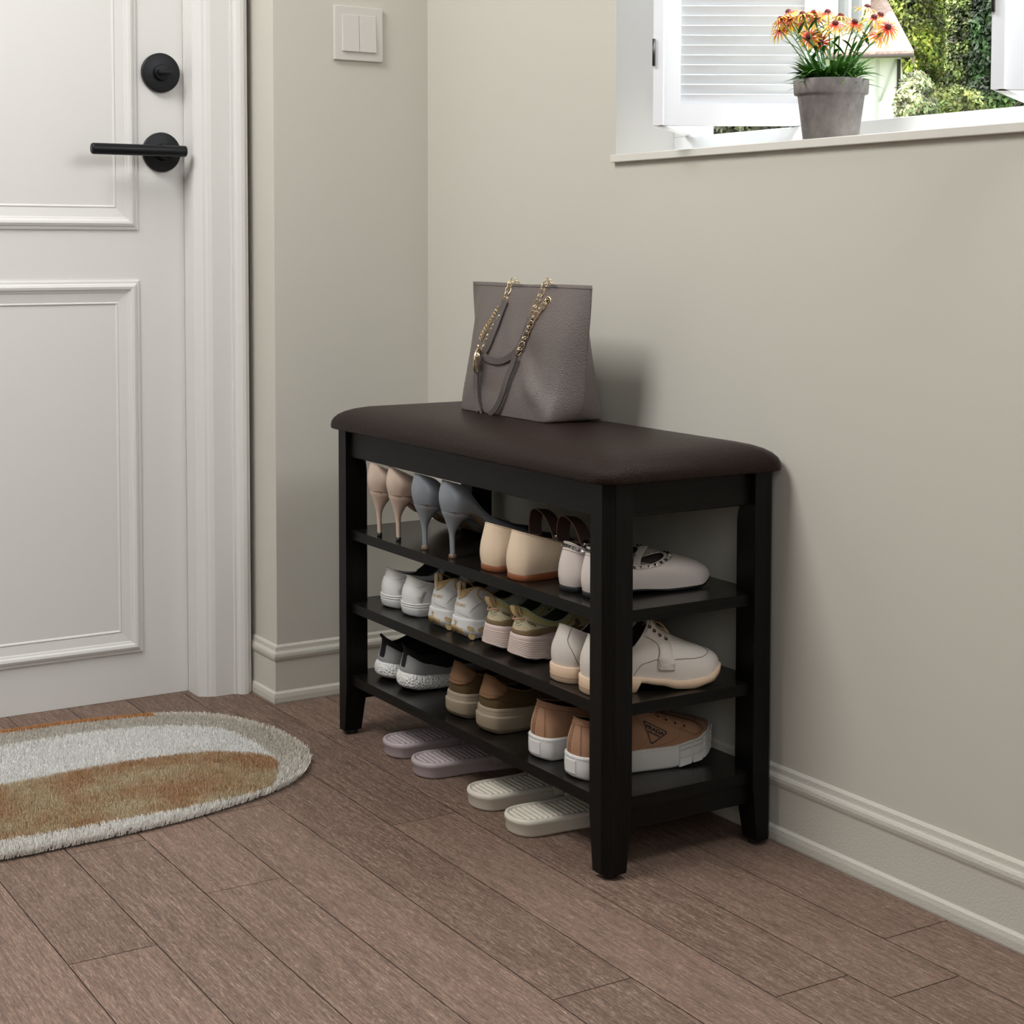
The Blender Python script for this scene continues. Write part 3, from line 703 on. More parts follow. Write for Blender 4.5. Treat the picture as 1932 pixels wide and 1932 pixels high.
# ------------------------------------------------------------------ shoes
def cyc(c, u):
    """periodic Catmull-Rom over list c, u in [0,len)"""
    n = len(c); i = int(math.floor(u)); f = u-i
    a, b, d, e = (c[(i+k) % n] for k in (-1, 0, 1, 2))
    if isinstance(a, (tuple, list, Vector)):
        return Vector([0.5*((2*b[q])+(d[q]-a[q])*f+(2*a[q]-5*b[q]+4*d[q]-e[q])*f*f+(3*b[q]-a[q]-3*d[q]+e[q])*f**3) for q in range(len(a))])
    return 0.5*((2*b)+(d-a)*f+(2*a-5*b+4*d-e)*f*f+(3*b-a-3*d+e)*f**3)
def mirror(v7, sx=True):
    """seven values heel..toe -> twelve round the shoe; the x component changes sign"""
    out = [tuple(v) if isinstance(v, (tuple, list)) else v for v in v7]
    for i in range(5, 0, -1):
        v = v7[i]; out.append((-v[0],)+tuple(v[1:]) if isinstance(v, (tuple, list)) and sx else v)
    return out
def interp(tab, s):
    """piecewise smooth table [(s,v)...]"""
    if s <= tab[0][0]: return tab[0][1]
    for (a, va), (b, vb) in zip(tab, tab[1:]):
        if s <= b: f = (s-a)/(b-a); f = f*f*(3-2*f); return va+(vb-va)*f
    return tab[-1][1]
NT = 96
class Last:
    """a shoe's shape: sole outline, top-line (rim) and the surface between them; t=0 heel, .25 +x side, .5 toe"""
    def __init__(s, L, w7, zt, rim, h1, d, bulge, toe_dx=0.0, inset=0.0):
        s.L = L; pts = [(a, b*L) for a, b in w7]; s.out = mirror(pts)
        s.out = [(x+toe_dx*max(0, (y/L-0.4))**1.0, y) for x, y in s.out]
        s.zt = zt; s.rim = mirror(rim); s.h1 = mirror(h1, False); s.d = mirror(d); s.bg = mirror(bulge, False); s.inset = inset
        s.rim = [(x+toe_dx*max(0, (y/L-0.4)), y, z) for x, y, z in s.rim]
    def o2(s, t): return cyc(s.out, (t % 1)*12)
    def nrm(s, t):
        a, b = s.o2(t-0.004), s.o2(t+0.004); d = (b-a); n = Vector((d.y, -d.x)); return n.normalized() if n.length > 0 else Vector((0,-1))
    def S(s, t, k):
        u = (t % 1)*12; o = s.o2(t); n = s.nrm(t); o = o-n*s.inset
        P0 = Vector((o.x, o.y, interp(s.zt, o.y/s.L))); bg = cyc(s.bg, u); P1 = P0+Vector((n.x*bg, n.y*bg, cyc(s.h1, u)))
        P3 = cyc(s.rim, u); dd = cyc(s.d, u); P2 = P3+Vector((dd[0], dd[1], dd[2]))
        m = 1-k; return P0*m**3+P1*3*m*m*k+P2*3*m*k*k+P3*k**3
    def N(s, t, k):
        e = 0.004; a = s.S(t+e, k)-s.S(t-e, k); b = s.S(t, min(1, k+e*3))-s.S(t, max(0, k-e*3)); n = a.cross(b)
        return n.normalized() if n.length > 1e-12 else Vector((0,0,1))
    # --- pieces
    def upper(s, m, par, name='upper', nk=14, fm=None, mats=None):
        V, Fc, mi = [], [], []
        for j in range(nk+1):
            for i in range(NT): V.append(s.S(i/NT, j/nk))
        for j in range(nk):
            for i in range(NT):
                Fc.append((j*NT+i, j*NT+(i+1)%NT, (j+1)*NT+(i+1)%NT, (j+1)*NT+i))
                if fm: mi.append(fm((i+0.5)/NT, (j+0.5)/nk))
        return mk(name, V, Fc, m, par, mats=mats, fm=mi if fm else None)
    def lining(s, m, par, th=0.0022, depth=0.0, name='lining'):
        V, Fc = [], []; nk = 8
        for j in range(nk+1):
            k = 1-j/nk
            for i in range(NT):
                t = i/NT; p = s.S(t, k)
                if j: p = p-s.N(t, max(k, 0.02))*th
                if j == nk: p = Vector((p.x*0.9, p.y*0.98+0.002, p.z+0.003))
                V.append(p)
        for j in range(nk):
            for i in range(NT): Fc.append((j*NT+i, (j+1)*NT+i, (j+1)*NT+(i+1)%NT, j*NT+(i+1)%NT))
        b = nk*NT
        for i in range(NT//2): 
            q = [b+i, b+i+1, b+(NT-i-1) % NT, b+(NT-i) % NT]; q = list(dict.fromkeys(q)); 
            if len(q) > 2: Fc.append(tuple(q))
        return mk(name, V, Fc, m, par)
    def rimtube(s, m, par, r=0.0014, name='collar_edge', t0=0, t1=1, k=1.0, off=0.0):
        if t0 == 0 and t1 == 1: pts = [s.S(i/NT, k)+s.N(i/NT, k)*off for i in range(NT)]; return tube(name, pts, r, m, par, 6, True)
        n = max(6, int(NT*(t1-t0))); return tube(name, [s.S(t0+(t1-t0)*i/n, k)+s.N(t0+(t1-t0)*i/n, k)*off for i in range(n+1)], r, m, par, 6)
    def sole(s, m, par, zb, prof, name='sole', mats=None, fm=None, lip=None):
        """prof: (fraction 0 bottom..1 top, outward offset)"""
        V, Fc, mi = [], [], []; R_ = len(prof)
        for f, o_ in prof:
            for i in range(NT):
                t = i/NT; o = s.o2(t); n = s.nrm(t); y = o.y/s.L; a, b = interp(zb, y), interp(s.zt, y)+(interp(lip, y) if lip else 0)
                q = o+n*o_; V.append(Vector((q.x, q.y, a+(b-a)*f)))
        for j in range(R_-1):
            for i in range(NT):
                Fc.append((j*NT+i, j*NT+(i+1)%NT, (j+1)*NT+(i+1)%NT, (j+1)*NT+i)); mi.append(fm((i+.5)/NT, (prof[j][0]+prof[j+1][0])/2) if fm else 0)
        for b, rev in ((0, True), ((R_-1)*NT, False)):
            for i in range(NT//2):
                q = list(dict.fromkeys([b+i, b+i+1, b+(NT-i-1) % NT, b+(NT-i) % NT]))
                if len(q) > 2: Fc.append(tuple(q[::-1] if rev else q)); mi.append(0)
        return mk(name, V, Fc, m, par, mats=mats, fm=mi)
    def patch(s, name, poly, m, par, off=0.0008, step=0.02, kstep=0.06):
        """raised overlay: polygon in (t,k) laid on the surface"""
        n = len(poly); pts = []; 
        for i in range(n):
            a, b = poly[i], poly[(i+1) % n]; q = max(1, int(max(abs(b[0]-a[0])/step, abs(b[1]-a[1])/kstep)))
            for j in range(q): pts.append(Vector((a[0]+(b[0]-a[0])*j/q, a[1]+(b[1]-a[1])*j/q)))
        nb = len(pts); ts = [p.x for p in pts]; ks = [p.y for p in pts]
        def inp(x, y):
            c = False
            for i in range(n):
                x1, y1 = poly[i]; x2, y2 = poly[(i+1) % n]
                if (y1 > y) != (y2 > y) and x < (x2-x1)*(y-y1)/(y2-y1)+x1: c = not c
            return c
        x = min(ts)+step/2
        while x < max(ts):
            y = min(ks)+kstep/2
            while y < max(ks):
                if inp(x, y) and min((Vector((x/step, y/kstep))-Vector((p.x/step, p.y/kstep))).length for p in pts[:nb]) > 0.45: pts.append(Vector((x, y)))
                y += kstep
            x += step
        r = delaunay_2d_cdt(pts, [], [list(range(nb))], 1, 1e-7)
        V2, F2 = r[0], r[2]; V = [s.S(v.x, min(1, max(0, v.y)))+s.N(v.x, min(0.985, max(0.01, v.y)))*off for v in V2]; b0 = len(V)
        V += [s.S(v.x, min(1, max(0, v.y)))-s.N(v.x, min(0.985, max(0.01, v.y)))*0.0008 for v in V2]
        Fc = [tuple(f) for f in F2]
        ed = {}
        for f in F2:
            for i in range(len(f)): e = (f[i], f[(i+1) % len(f)]); ed[e] = 1
        for (a, b) in list(ed):
            if (b, a) not in ed: Fc.append((b, a, b0+a, b0+b))
        return mk(name, V, Fc, m, par)
    def line(s, name, pts, m, par, r=0.0004, off=0.0003, n=24):
        q = spline([Vector((a, b, 0)) for a, b in pts], n); return tube(name, [s.S(v.x, v.y)+s.N(v.x, min(0.985, v.y))*off for v in q], r, m, par, 5)
    def dashes(s, name, pts, m, par, n=24, r=0.00035, off=0.0004):
        q = spline([Vector((a, b, 0)) for a, b in pts], 2*n); V, Fc = [], []
        for i in range(0, 2*n-1, 2): tube_geo([s.S(v.x, v.y)+s.N(v.x, min(0.985, v.y))*off for v in q[i:i+2]], r, 4, False, V, Fc)
        return mk(name, V, Fc, m, par)
def leather(nm, c, r=0.42, sc=500, st=0.15, spec=0.4): return mat(nm, rgb(*c), r, spec=spec, bump=(sc, st, 0.0005, 4))
def solepad(name, s, th, m, par, y0, y1, zt, grow=0.0, zb=0.0, name2=None, taper=0.0):
    """heel block under part of the outline: between y0,y1 (local metres)"""
    n = 40; ring = []
    for i in range(n+1):
        t = -0.25+0.5*i/n; o = s.o2(t); nn = s.nrm(t); q = o+nn*grow; ring.append((q.x, q.y))
    ring = [(x, y) for x, y in ring if y <= y1]; x0, x1 = ring[0], ring[-1]
    V = []
    for z, g in ((zb, taper), (None, 0)):
        for x, y in ring: V.append((x*(1-g), y+(g*0.004), z if z is not None else zt(y/s.L)))
    k = len(ring); Fc = [(i, i+1, k+i+1, k+i) for i in range(k-1)]+[(k-1, 0, k, 2*k-1), tuple(range(k))[::-1], tuple(range(k, 2*k))]
    o = mk(name, V, Fc, m, par, smooth=False)
    return o
def laces(s, m, par, y0, y1, n, wx, z_at, r=0.0016, bow=False):
    V, Fc = [], []
    for i in range(n):
        f = i/(n-1); y = y0+(y1-y0)*f; w_ = wx[0]+(wx[1]-wx[0])*f; z = z_at(y)
        tube_geo(spline([Vector((-w_, y+0.004, z-0.004)), Vector((-w_*0.5, y, z+0.0015)), Vector((0, y-0.001, z+0.0025)), Vector((w_*0.5, y, z+0.0015)), Vector((w_, y+0.004, z-0.004))], 11), r, 6, False, V, Fc, r2=r*0.6)
    return mk('laces', V, Fc, m, par)
def text_mesh(txt, size, bold=0.0, shear=0.0):
    cu = bpy.data.curves.new('lettering', 'FONT'); cu.body = txt; cu.size = size; cu.align_x = 'CENTER'; cu.align_y = 'CENTER'; cu.offset = bold; cu.shear = shear; cu.resolution_u = 3
    ob = bpy.data.objects.new('lettering', cu); COL.objects.link(ob); dg = bpy.context.evaluated_depsgraph_get(); dg.update()
    me = bpy.data.meshes.new_from_object(ob.evaluated_get(dg)); bpy.data.objects.remove(ob); bpy.data.curves.remove(cu)
    return me
def decal(me_or_geo, s, name, m, par, origin, U, Vv, direc, off=0.0006):
    """project a flat mesh onto the last along direc"""
    if isinstance(me_or_geo, tuple): vs, fs = me_or_geo
    else: vs = [tuple(v.co) for v in me_or_geo.vertices]; fs = [tuple(p.vertices) for p in me_or_geo.polygons]
    if not hasattr(s, 'bvh'):
        V, Fc = [], []
        for j in range(21):
            for i in range(NT): V.append(s.S(i/NT, j/20))
        for j in range(20):
            for i in range(NT): Fc.append((j*NT+i, j*NT+(i+1)%NT, (j+1)*NT+(i+1)%NT, (j+1)*NT+i))
        s.bvh = BVHTree.FromPolygons(V, Fc)
    out = []
    for v in vs:
        p = Vector(origin)+Vector(U)*v[0]+Vector(Vv)*v[1]; h = s.bvh.ray_cast(p-Vector(direc)*0.1, Vector(direc))
        q = h[0] if h[0] is not None else p; out.append(q-Vector(direc)*off)
    return mk(name, out, fs, m, par, smooth=False)
S1, S2, S3 = 0.3625, 0.2348, 0.1067
PLACE = []
def copy_tree(o, parent=None):
    c = o.copy(); COL.objects.link(c)
    if parent: c.parent = parent
    for ch in list(o.children): copy_tree(ch, c)
    return c
def pair(root, spots, labels, group, z):
    for i, (x, y, rz) in enumerate(spots):
        o = root if i == 0 else copy_tree(root)
        o.location = (x, y, z); o.rotation_euler = (0, 0, radians(rz)); o['label'] = labels[i]; o['group'] = group
def shoe(name, cat='shoe'): return thing(name, 'shoe', cat)

# --- stiletto pumps
def pump(L, h, c_up, c_sole, c_tip, c_toe=None, hw=0.0235, bw=0.031, sr=0.0042, tipr=0.0046, nm=''):
    t = shoe('high_heel_pump')
    zt = [(0, h), (0.14, h*0.965), (0.45, h*0.42), (0.70, 0.0075), (0.85, 0.0055), (1.0, 0.011)]
    zb = [(a, b-0.0028) for a, b in zt]
    w7 = [(0,0.0),(hw*0.80,0.030),(hw,0.105),(hw*0.80,0.36),(bw,0.69),(bw*0.62,0.885),(0,1.0)]
    top = 0.0468
    rim = [(0,0.001,h+top),(0.0135,0.008,h+top-0.004),(0.0215,0.035,h+top-0.018),(0.0205,0.085,h*0.6+0.030),(0.0235,0.130,0.052),(0.0165,0.158,0.036),(0,0.172,0.030)]
    if nm == 'blue': rim = [(0,0.001,0.1235),(0.0140,0.006,0.1225),(0.0225,0.028,0.112),(0.0215,0.066,0.070),(0.0240,0.112,0.047),(0.0165,0.148,0.035),(0,0.162,0.030)]
    h1 = [0.018,0.018,0.016,0.012,0.016,0.012,0.012]; d = [(0,-0.004,-0.020),(0.006,-0.004,-0.018),(0.008,-0.002,-0.012),(0.006,0,-0.010),(0.010,0.006,-0.006),(0.010,0.014,-0.005),(0,0.022,-0.005)]
    s = Last(L, w7, zt, rim, h1, d, [0.007,0.006,0.005,0.004,0.003,0.002,0.001])
    m1 = leather('pump_leather_'+nm, c_up, 0.38, 700, 0.06); ms = mat('pump_sole_'+nm, rgb(*c_sole), 0.45)
    if nm == 'blue': s.upper(None, t, mats=[m1, mat('dark_tweed', rgb(26,26,28), 0.7, bump=(240, 0.9, 0.003, 4), var=(260, 0.9))], fm=lambda a, k: 1 if 0.37 < a < 0.63 else 0)
    elif c_toe:
        m2 = leather('pump_toe_'+nm, c_toe, 0.35, 700, 0.05)
        s.upper(None, t, mats=[m1, m2], fm=lambda a, k: 1 if 0.215 < a < 0.785 else 0)
    else: s.upper(m1, t)
    s.lining(mat('pump_lining_'+nm, rgb(176,150,128) if nm == 'beige' else rgb(16,16,18), 0.6), t, 0.0012)
    s.rimtube(m1, t, 0.0007)
    if nm == 'blue': s.rimtube(mat('tweed_trim', rgb(62,62,66), 0.55, bump=(500, 1, 0.004, 4), var=(160, 0.7)), t, 0.0034, 'tweed_trim', 0.44, 0.80, 1.0, 0.001)
    s.sole(ms, t, zb, [(0,-0.0022),(0.3,-0.0014),(0.9,-0.0014),(1,-0.003)])
    # heel: loft from the seat down to the tip
    lv_ = [(1.03,-0.0006,0.047,hw*1.0),(0.97,-0.0005,0.047,hw*0.995),(0.90,0.0012,0.043,hw*0.90),(0.80,0.0045,0.036,hw*0.72),(0.70,0.0070,0.0285,hw*0.53),(0.60,0.0092,0.0235,hw*0.36),(0.50,0.0108,0.0205,hw*0.25),(0.38,0.0118,0.0200,sr*1.05),(0.2,0.0124,0.0200,sr),(0.07,0.0127,0.0202,tipr)]
    V, Fc = [], []; n = 20
    for f, y0, y1, wx in lv_:
        for i in range(n):
            a = 2*pi*i/n; c_, s_ = cos(a), sin(a); yy = (y0+y1)/2-(y1-y0)/2*c_; zz = f*h-(0.012 if f > 0.95 else 0.006 if f > 0.85 else 0)*max(0, (yy-y0)/(y1-y0))
            V.append((wx*s_*(1-0.25*max(0, -c_)), yy, zz))
    for r in range(len(lv_)-1):
        for i in range(n): Fc.append((r*n+i, (r+1)*n+i, (r+1)*n+(i+1)%n, r*n+(i+1)%n))
    hl = mk('heel', V, Fc, m1, t)
    lathe('heel_tip', [(0,0),(tipr*1.02,0),(tipr*1.04,0.001),(tipr*1.0,0.0065),(0,0.0065)], mat('heel_tip_'+nm, rgb(*c_tip), 0.4), hl, 16, (0, 0.01645, 0))
    s.line('heel_seam', [(-0.10,0.02),(-0.05,0.015),(0,0.012),(0.05,0.015),(0.10,0.02)], mat('seam_'+nm, tuple(c*0.6 for c in rgb(*c_up)[:3])+(1,), 0.6), t, 0.0004)
    return t
p = pump(0.232, 0.0785, (202,181,165), (150,122,102), (14,14,14), (222,216,210), hw=0.0185, bw=0.0275, sr=0.0040, tipr=0.0041, nm='beige')
pair(p, [(0.346,-0.3005,1),(0.4025,-0.2945,-2)], ['beige stiletto pump on the top shelf, nearest the left leg', 'beige stiletto pump on the top shelf, between its mate and the blue pumps'], 'beige pumps on the top shelf', S1)
p = pump(0.235, 0.0760, (128,134,141), (138,118,98), (112,86,68), hw=0.0255, bw=0.034, sr=0.0060, tipr=0.0062, nm='blue')
pair(p, [(0.4955,-0.2945,1),(0.583,-0.2935,-2)], ['grey-blue high heel pump on the top shelf, beside the beige pumps', 'grey-blue high heel pump on the top shelf, beside the cream slingback flats'], 'blue pumps on the top shelf', S1)

# --- cream slingback flats with a brown strap and a dark woven toe
def slingflat():
    t = shoe('slingback_flat')
    zt = [(0,0.0095),(0.3,0.0110),(0.6,0.0075),(0.85,0.007),(1,0.011)]; zb = [(0,0.0),(0.30,0.0),(0.301,0.006),(0.45,0.0055),(0.65,0.002),(0.85,0.0015),(1,0.006)]
    w7 = [(0,0),(0.021,0.028),(0.0275,0.11),(0.0265,0.36),(0.035,0.67),(0.026,0.885),(0,1)]
    rim = [(0,0.005,0.0725),(0.015,0.010,0.0705),(0.0235,0.032,0.064),(0.0235,0.075,0.050),(0.026,0.115,0.040),(0.0185,0.148,0.036),(0,0.160,0.034)]
    h1 = [0.022,0.022,0.02,0.016,0.018,0.014,0.014]; d = [(0,-0.003,-0.02),(0.003,-0.003,-0.02),(0.0035,0,-0.016),(0.005,0,-0.012),(0.011,0.004,-0.006),(0.010,0.016,-0.005),(0,0.024,-0.006)]
    s = Last(0.214, w7, zt, rim, h1, d, [0.006,0.006,0.005,0.004,0.003,0.002,0.002])
    mc = leather('cream_leather', (226,204,178), 0.36, 600, 0.04); mbk = mat('dark_tweed', rgb(22,22,24), 0.7, bump=(240, 0.9, 0.003, 4))
    s.upper(mc, t)
    s.lining(mat('brown_lining', rgb(70,50,42), 0.6), t, 0.0015); s.rimtube(mc, t, 0.0008, t0=-0.33, t1=0.33)
    mso = mat('tan_sole', rgb(134,76,44), 0.5); s.sole(mso, t, zb, [(0,-0.0005),(0.1,0.0003),(0.9,0.0006),(1,-0.0004)])
    # strap arching over the instep
    path = spline([Vector((-0.026,0.108,0.036)),Vector((-0.0245,0.106,0.058)),Vector((-0.016,0.104,0.076)),Vector((0.0,0.102,0.0825)),Vector((0.016,0.106,0.075)),Vector((0.0255,0.112,0.056)),Vector((0.028,0.118,0.034))], 30)
    V, Fc = [], []
    for i, q in enumerate(path):
        for a, b in ((-0.0115,0),(0.0115,0.004),(0.0115,0.0055),(-0.0115,0.0015)): V.append(q+Vector((0, a, b-a*0.35)))
    for i in range(29):
        for j in range(4): Fc.append((i*4+j, i*4+(j+1)%4, (i+1)*4+(j+1)%4, (i+1)*4+j))
    st = mk('instep_strap', V, Fc, mat('brown_strap', rgb(96,74,68), 0.5), t, smooth=False)
    tube('strap_edge', [q+Vector((0,-0.0118,0.0048)) for q in path], 0.0008, mat('rose_edge', rgb(190,150,132), 0.5), st, 5)
    b = lathe('buckle_stud', [(0,0.004),(0.004,0.0035),(0.007,0.001),(0.0075,-0.001)], mat('bright_metal', (0.7,0.68,0.64,1), 0.15, 1.0), st, 20, (0.0280, 0.113, 0.046), axis='x')
    return t
pair(slingflat(), [(0.6985,-0.2865,0),(0.778,-0.2885,-1)], ['cream slingback flat on the top shelf, its side against the blue pump', 'cream slingback flat on the top shelf, next to the studded white flats'], 'cream slingback flats', S1)

# --- studded blush-white flats with a curved strap
def studflat():
    t = shoe('studded_flat')
    zt = [(0,0.0085),(0.3,0.0090),(0.6,0.0050),(0.85,0.005),(1,0.013)]; zb = [(0,0.0),(0.28,0.0),(0.281,0.0055),(0.45,0.0045),(0.6,0.0008),(0.85,0.0012),(1,0.0095)]
    w7 = [(0,0),(0.0175,0.026),(0.0225,0.10),(0.0230,0.36),(0.0290,0.66),(0.0245,0.875),(0,1)]
    rim = [(0,0.0055,0.0705),(0.0135,0.011,0.0675),(0.0200,0.030,0.057),(0.0210,0.066,0.043),(0.0225,0.098,0.042),(0.0155,0.122,0.048),(0,0.130,0.052)]
    h1 = [0.022,0.022,0.02,0.016,0.022,0.020,0.018]; d = [(0,-0.003,-0.02),(0.003,-0.003,-0.02),(0.0035,0,-0.014),(0.0065,0,-0.010),(0.013,0.004,-0.004),(0.012,0.018,-0.003),(0,0.030,-0.003)]
    s = Last(0.214, w7, zt, rim, h1, d, [0.006,0.006,0.006,0.005,0.004,0.003,0.003])
    mc = leather('blush_leather', (214,203,197), 0.34, 600, 0.04)
    s.upper(mc, t); s.lining(mat('grey_lining', rgb(112,104,98), 0.6), t, 0.0015); s.rimtube(mc, t, 0.0010)
    s.sole(mat('black_sole', rgb(24,25,26), 0.5), t, zb, [(0,-0.001),(0.1,0),(0.9,0.0003),(1,-0.0006)])
    s.line('edge_seam', [(i/24, 0.82 if i not in range(9,16) else 0.86) for i in range(25)], mat('blush_seam', rgb(150,136,128), 0.6), t, 0.0004, n=100)
    V, Fc = [], []; n = 34
    for i in range(n):
        tt = (i+0.5)/n; k = 0.915; p0 = s.S(tt, k); N_ = s.N(tt, k); T = (s.S(tt+0.006, k)-p0).normalized(); B = N_.cross(T); q = 0.0029; b0 = len(V)
        V.extend([p0-T*q-B*q, p0+T*q-B*q, p0+T*q+B*q, p0-T*q+B*q, p0+N_*0.0032]); Fc.extend([(b0,b0+1,b0+4),(b0+1,b0+2,b0+4),(b0+2,b0+3,b0+4),(b0+3,b0,b0+4)])
    mk('pyramid_studs', V, Fc, mat('stud_metal', (0.80,0.80,0.80,1), 0.18, 1.0), t, smooth=False)
    # crossing strap over the opening
    path = spline([s.S(0.262, 0.97)+Vector((0,0,0)), Vector((0.017,0.076,0.050)), Vector((0.004,0.092,0.060)), Vector((-0.010,0.106,0.060)), s.S(0.64, 0.97)], 24)
    V, Fc = [], []
    for i, q in enumerate(path):
        T = (path[min(i+1, 23)]-path[max(i-1, 0)]).normalized(); sd = T.cross(Vector((0,0,1))).normalized()
        for a, b in ((-0.005,0),(0.005,0),(0.005,0.0016),(-0.005,0.0016)): V.append(q+sd*a+Vector((0,0,b)))
    for i in range(23):
        for j in range(4): Fc.append((i*4+j, i*4+(j+1)%4, (i+1)*4+(j+1)%4, (i+1)*4+j))
    mk('cross_strap', V, Fc, mc, t, smooth=False)
    return t
pair(studflat(), [(0.8880,-0.2690,3),(0.9410,-0.2670,-1)], ['blush-white studded flat on the top shelf, heel showing beside the cream flats', 'blush-white studded flat behind the front right leg, studded opening and toe showing'], 'studded flats on the top shelf', S1)

# --- plain white sneakers
def tongue(s, m, par, y0, y1, z0, z1, w0, w1, th=0.003, name='tongue'):
    V, Fc = [], []; n = 8
    for i in range(n+1):
        f = i/n; y = y0+(y1-y0)*f; z = z0+(z1-z0)*f; w_ = w0+(w1-w0)*f
        for j in range(9):
            a = -1+2*j/8; V.append((w_*a, y+0.004*a*a, z-0.010*a*a*abs(a)))
    for i in range(n):
        for j in range(8): Fc.append((i*9+j, i*9+j+1, (i+1)*9+j+1, (i+1)*9+j))
    o = mk(name, V, Fc, m, par); md = o.modifiers.new('thickness', 'SOLIDIFY'); md.thickness = th; return o
SW7 = [(0,0),(0.0225,0.028),(0.0300,0.11),(0.0290,0.36),(0.0358,0.66),(0.0305,0.880),(0,1)]
def eyelets(s, m, par, pts, r=0.0024):
    V, Fc = [], []
    for (tt, k) in pts:
        for sgn in (1, -1):
            t_ = tt if sgn > 0 else 1-tt; c = s.S(t_, k)+s.N(t_, k)*0.0017; a = s.N(t_, k).cross(Vector((0,1,0.3))).normalized(); b = s.N(t_, k).cross(a)
            tube_geo([c+a*r*cos(2*pi*j/12)+b*r*sin(2*pi*j/12) for j in range(12)], r*0.36, 6, True, V, Fc)
    o = mk('eyelets', V, Fc, m, par)
    V2, F2 = [], []
    for (tt, k) in pts:
        for sgn in (1, -1):
            t_ = tt if sgn > 0 else 1-tt; c = s.S(t_, k)+s.N(t_, k)*0.0016; a = s.N(t_, k).cross(Vector((0,1,0.3))).normalized(); b = s.N(t_, k).cross(a); b0 = len(V2)
            V2 += [c+a*r*cos(2*pi*j/10)+b*r*sin(2*pi*j/10) for j in range(10)]; F2.append(tuple(range(b0, b0+10)))
    mk('eyelet_holes', V2, F2, mat('hole_black', (0.004,0.004,0.004,1), 0.9), o, smooth=False)
    return o
def whitesneaker():
    t = shoe('white_sneaker', 'sneaker')
    zt = [(0,0.0235),(0.4,0.022),(0.75,0.020),(1,0.024)]; zb = [(0,0.0015),(0.08,0),(0.75,0),(1,0.007)]
    rim = [(0,0.0085,0.0665),(0.014,0.013,0.0640),(0.0225,0.034,0.0560),(0.0235,0.070,0.0500),(0.0215,0.095,0.0640),(0.0140,0.108,0.0830),(0,0.112,0.0890)]
    h1 = [0.020,0.020,0.018,0.014,0.016,0.016,0.020]; d = [(0,-0.003,-0.018),(0.003,-0.003,-0.018),(0.004,0,-0.012),(0.007,0,-0.008),(0.012,0.010,-0.012),(0.012,0.030,-0.026),(0,0.050,-0.040)]
    s = Last(0.238, SW7, zt, rim, h1, d, [0.0015,0.002,0.002,0.002,0.001,0.001,0.001], inset=0.001)
    mw = leather('white_leather', (222,222,220), 0.45, 420, 0.10); mg = mat('charcoal_fabric', rgb(74,74,77), 0.9, bump=(700, .3, .0005))
    s.upper(mw, t); s.lining(mg, t, 0.003); s.rimtube(mw, t, 0.0016, t0=-0.25, t1=0.25); s.rimtube(mg, t, 0.0019, t0=0.27, t1=0.73)
    tongue(s, mg, t, 0.132, 0.096, 0.070, 0.100, 0.018, 0.022)
    s.patch('eyestay', [(0.30,0.62),(0.33,0.995),(0.40,0.995),(0.42,0.70),(0.36,0.55)], mw, t, 0.0012); s.patch('eyestay', [(0.70,0.62),(0.64,0.55),(0.58,0.70),(0.60,0.995),(0.67,0.995)], mw, t, 0.0012)
    s.rimtube(mat('red_piping', rgb(170,60,38), 0.6), t, 0.0010, 'red_piping', 0.40, 0.60, 1.0, 0.0022)
    ms = mat('white_rubber', rgb(222,222,221), 0.5, spec=0.35)
    s.sole(ms, t, zb, [(0,-0.005),(0.04,-0.0025),(0.14,-0.0005),(0.60,0.0014),(0.64,0.0014),(0.66,0.0004),(0.70,0.0004),(0.72,0.0018),(0.80,0.0018),(0.82,0.0006),(0.86,0.0006),(0.88,0.0016),(0.98,0.0016),(1.0,0.0004),(1.0,-0.003)])
    ml = mat('white_seam', rgb(164,164,162), 0.7)
    s.line('collar_seam', [(-0.16,0.80),(-0.08,0.66),(0,0.64),(0.08,0.66),(0.125,0.72),(0.150,0.86),(0.165,0.99)], ml, t, 0.0004)
    s.patch('heel_counter', [(-0.145,0.0),(-0.16,0.5),(-0.11,0.68),(0,0.66),(0.11,0.68),(0.16,0.5),(0.145,0.0)], mw, t, 0.0007)
    laces(s, mw, t, 0.150, 0.118, 4, (0.014,0.014), lambda y: 0.058+(0.155-y)*0.9)
    return t
pair(whitesneaker(), [(0.326,-0.2655,0),(0.4015,-0.2665,-1)], ['plain white leather sneaker on the middle shelf, beside the left leg', 'plain white leather sneaker on the middle shelf, beside the white and gold sneakers'], 'plain white sneakers', S2)

